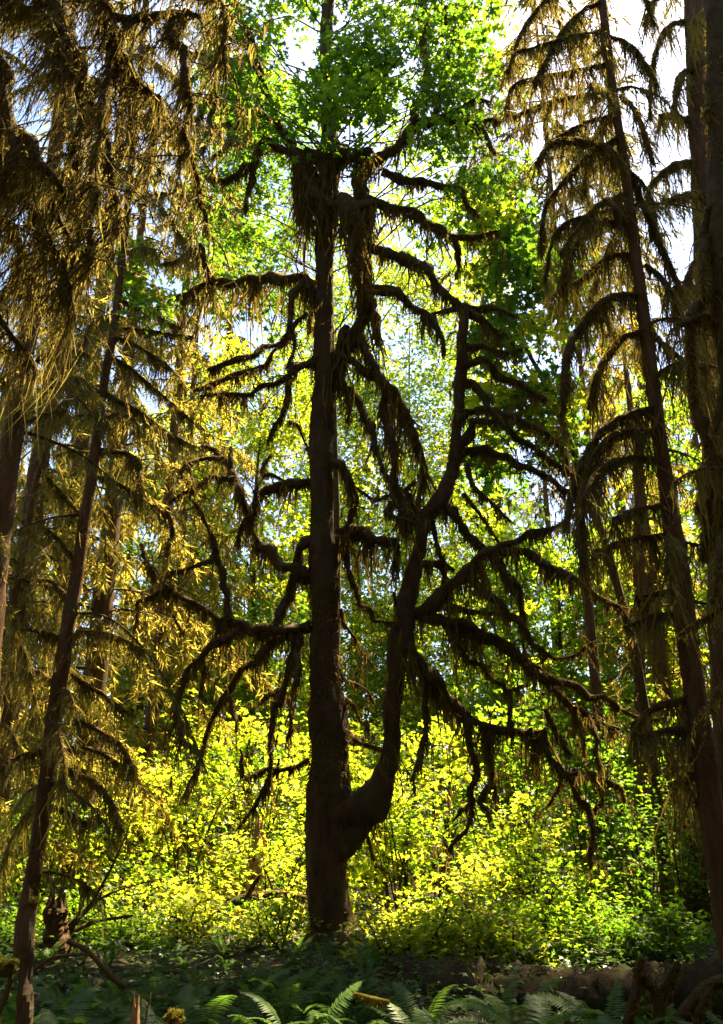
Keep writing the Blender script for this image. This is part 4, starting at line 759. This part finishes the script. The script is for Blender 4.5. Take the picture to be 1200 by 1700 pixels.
stick('root', 'forked mossy root standing in front of the log at right', 'root', [[(1030, 1760, 10), (1042, 1700, 9), (1054, 1650, 8), (1062, 1600, 6), (1066, 1590, 4)], [(1088, 1780, 10), (1092, 1700, 10), (1093, 1655, 10), (1072, 1626, 8), (1054, 1608, 5)], [(1093, 1658, 9), (1114, 1624, 9), (1126, 1598, 5)]], 8.8, 'branch', .1, 1100, 1.2, .2)
stick('root', 'slanting mossy root at the lower right corner', 'root', [[(1110, 1760, 9), (1130, 1690, 9), (1160, 1650, 10), (1182, 1632, 9), (1225, 1622, 8)], [(1150, 1720, 6), (1166, 1670, 6), (1178, 1640, 5)]], 8.6, 'branch', .1, 1100, 1.2, .2)

def log():
    root = thing('fallen_log', 'long mossy fallen log across the shaded foreground at right', 'log')
    A = [(.35, 12.6, -.02, .30), (1.2, 12.2, -.03, .34), (2.2, 11.8, -.06, .36), (3.2, 11.4, -.05, .40), (4.2, 11.0, -.05, .44), (5.5, 10.5, -.04, .48), (7.5, 9.8, 0, .5)]
    A = [(a, b - .2, c - .2, d) for a, b, c, d in A]; S = spline(A, .06); g = G(); tube(g, S, 34, .22, flute=.06); gm = G(); fuzz(gm, S, 5200, .10, .024, up=.7); drape(gm, S, 16, .2, .024, k=18, spread=.12)
    o = g.build('trunk', M['log'], root); tag(gm.build('moss', M['moss'], root, False), kind='stuff')
    gs = G(); P = S[rng.integers(0, len(S), 900)]; a = rng.uniform(.3, 2.8, 900); pos = P[:, :3] + np.stack((rng.normal(0, .1, 900), -np.cos(a) * P[:, 3], np.sin(a) * P[:, 3] + .04), -1)
    inst(gs, *LEAF['vine'], pos, rng.uniform(0, 6.28, 900), np.abs(rng.normal(0, .5, 900)), rng.uniform(.04, .08, 900)); tag(gs.build('leaves', M['cover'], root, False), kind='stuff')
log()
def mound():
    root = thing('mossy_mound', 'dark mossy hummock at the near end of the log', 'mound'); S = spline([(1.0, 11.6, -.45, .2), (1.05, 11.5, -.15, .36), (1.12, 11.5, .05, .26), (1.15, 11.5, .2, .05)], .06)
    g = G(); tube(g, S, 16, .16); g.build('earth', M['log'], root); gm = G(); fuzz(gm, S, 3000, .06, .02, up=.7); tag(gm.build('moss', M['moss_green'], root, False), kind='stuff')
mound()

# ------------------------------------------------------------------ ferns
def frond_mesh(seed, L=1.0):
    r = np.random.default_rng(seed); n = 36; g = G(); t = np.linspace(.08, 1, n); curl = r.uniform(.7, 1.15); bend = r.normal(0, .06)
    def mid(t): return np.stack((bend * t * t * L, L * (t * .86 - .10 * t ** 3), L * (.75 * t - curl * .62 * t ** 2.2)), -1)
    P = mid(t); tube(g, np.column_stack((mid(np.linspace(0, 1, 9)), np.linspace(.006, .0015, 9))), 3, 0)
    ln = .125 * L * (np.sin(np.clip(t * 1.05, 0, 1) * math.pi) ** .55 * (1 - .35 * t) + .06)
    for sgn in (-1, 1):
        l = ln * r.uniform(.88, 1.08, n); dx = np.stack((sgn * l, l * .28, -l * r.uniform(.05, .3, n)), -1); w = np.array((0, .011 * L, 0)); up = np.array((0, 0, .006))
        V = np.stack((P - w * .6, P + dx * .45 - w + up, P + dx, P + dx * .4 + w + up, P + w * .8), 1).reshape(-1, 3); b = np.arange(n)[:, None] * 5
        g.add(V, np.vstack((b + [[1, 2, 3]], )), b + np.array([[0, 1, 3, 4]]))
    return g.mesh('frond', M['fern'])
FR = [frond_mesh(i) for i in range(6)]
def fern(label, x, y, n, L, group='sword ferns in the shaded foreground', spread=.35):
    root = thing('sword_fern', label, 'fern', group, (x, y, float(ground_z(x, y)) - .01)); a0 = rng.uniform(0, 6)
    for i in range(n):
        o = bpy.data.objects.new('frond', FR[rng.integers(6)]); COL.objects.link(o); o.parent = root
        o.rotation_euler = (rng.uniform(-.1, .55) + spread * .3, rng.normal(0, .18), a0 + i * 2.4 + rng.normal(0, .2)); s = L * rng.uniform(.7, 1.15); o.scale = (s, s, s)
    return root
def fpx(px, py, Y): p = at(px, py, Y); return p[0], Y
fern('bright fan-shaped fern catching the light in front of the log', *fpx(885, 1690, 9.0), 20, 1.25)
fern('pale silvery fern just in front of the maple base', *fpx(560, 1640, 10.6), 14, .8)
fern('fern at the left edge with one sunlit frond beside the mossy knob', *fpx(30, 1650, 6.4), 8, .6)
fern('low fern at the bottom edge left of the bright fern', *fpx(700, 1690, 8.5), 12, .9)
fern('fern tip poking up at the bottom edge right of the stubs', *fpx(350, 1720, 6.6), 9, .6)
fern('arching fern left of the pale fern', *fpx(480, 1620, 11.4), 14, .7)
spots = []
for _ in range(900):
    y = rng.uniform(7.2, 12.4); x = rng.uniform(-.46, .46) * y
    if x > .25 + .05 * y and y < 12.5 and rng.uniform() < .6: continue
    if x > .2 and 10.2 < y < 13.2: continue
    if abs(x + .55) < .6 and abs(y - 15) < .8: continue
    if all((x - a) ** 2 + (y - b) ** 2 > .46 ** 2 for a, b in spots): spots.append((x, y))
    if len(spots) > 84: break
for _ in range(400):
    y = rng.uniform(11.6, 14.4); x = rng.uniform(-.42, .06 if y < 12.9 else .34) * y
    if abs(x + .55) < .5 and y > 14: continue
    if all((x - a) ** 2 + (y - b) ** 2 > .42 ** 2 for a, b in spots): spots.append((x, y))
    if len(spots) > 134: break
for x, y in spots: fern('dark green fern in the shaded fern bank', x, y, int(rng.integers(9, 14)), rng.uniform(.8, 1.2) * (1 - .6 * float(ss(9.2, 12.6, y))), 'dark ferns carpeting the foreground')

# ------------------------------------------------------------------ low ground plants
def cover(name, label, N, xr, yr, size, material, kind, lift, clump=.0):
    x = rng.uniform(*xr, N); y = rng.uniform(*yr, N) ** 1.0; x = x * y / 12.0
    d = np.sin(x * 2.1 + 1) * np.sin(y * 1.9 + .5) + rng.normal(0, .5, N); keep = d > -.4; x, y = x[keep], y[keep]; n = len(x)
    z = ground_z(x, y) + rng.uniform(.01, lift, n); g = G()
    inst(g, *LEAF[kind], np.stack((x, y, z), -1), rng.uniform(0, 6.28, n), np.abs(rng.normal(0, .45, n)), size * rng.uniform(.6, 1.4, n))
    return tag(g.build(name, material, None, False), label, 'plants', kind='stuff')
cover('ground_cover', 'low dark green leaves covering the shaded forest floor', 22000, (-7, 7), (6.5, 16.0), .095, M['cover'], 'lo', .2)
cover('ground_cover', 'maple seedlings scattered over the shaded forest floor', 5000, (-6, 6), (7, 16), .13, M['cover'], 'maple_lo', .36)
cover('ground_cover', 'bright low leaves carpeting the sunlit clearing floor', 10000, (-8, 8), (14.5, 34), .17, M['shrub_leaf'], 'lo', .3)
def undergrowth():
    n = 9000; x = rng.uniform(-24, 26, n); y = rng.uniform(30, 46, n); h = 2.2 + 1.6 * np.sin(x * .8 + 1) * np.sin(y * .6) + 1.2 * np.sin(x * 2.1)
    z = ground_z(x, y) + np.maximum(.3, h + 1.2) * rng.uniform(0, 1, n) ** .7; g = G()
    inst(g, *LEAF['lo'], np.stack((x, y, z), -1), rng.uniform(0, 6.28, n), np.abs(rng.normal(0, .8, n)), .46 * rng.uniform(.6, 1.4, n))
    tag(g.build('undergrowth', M['maple_leaf'], None, False), 'leafy undergrowth filling the far side of the clearing', 'undergrowth', kind='stuff')
undergrowth()
print('total', sum(len(o.data.polygons) for o in bpy.data.objects if o.type == 'MESH'), 'objects', len(bpy.data.objects))
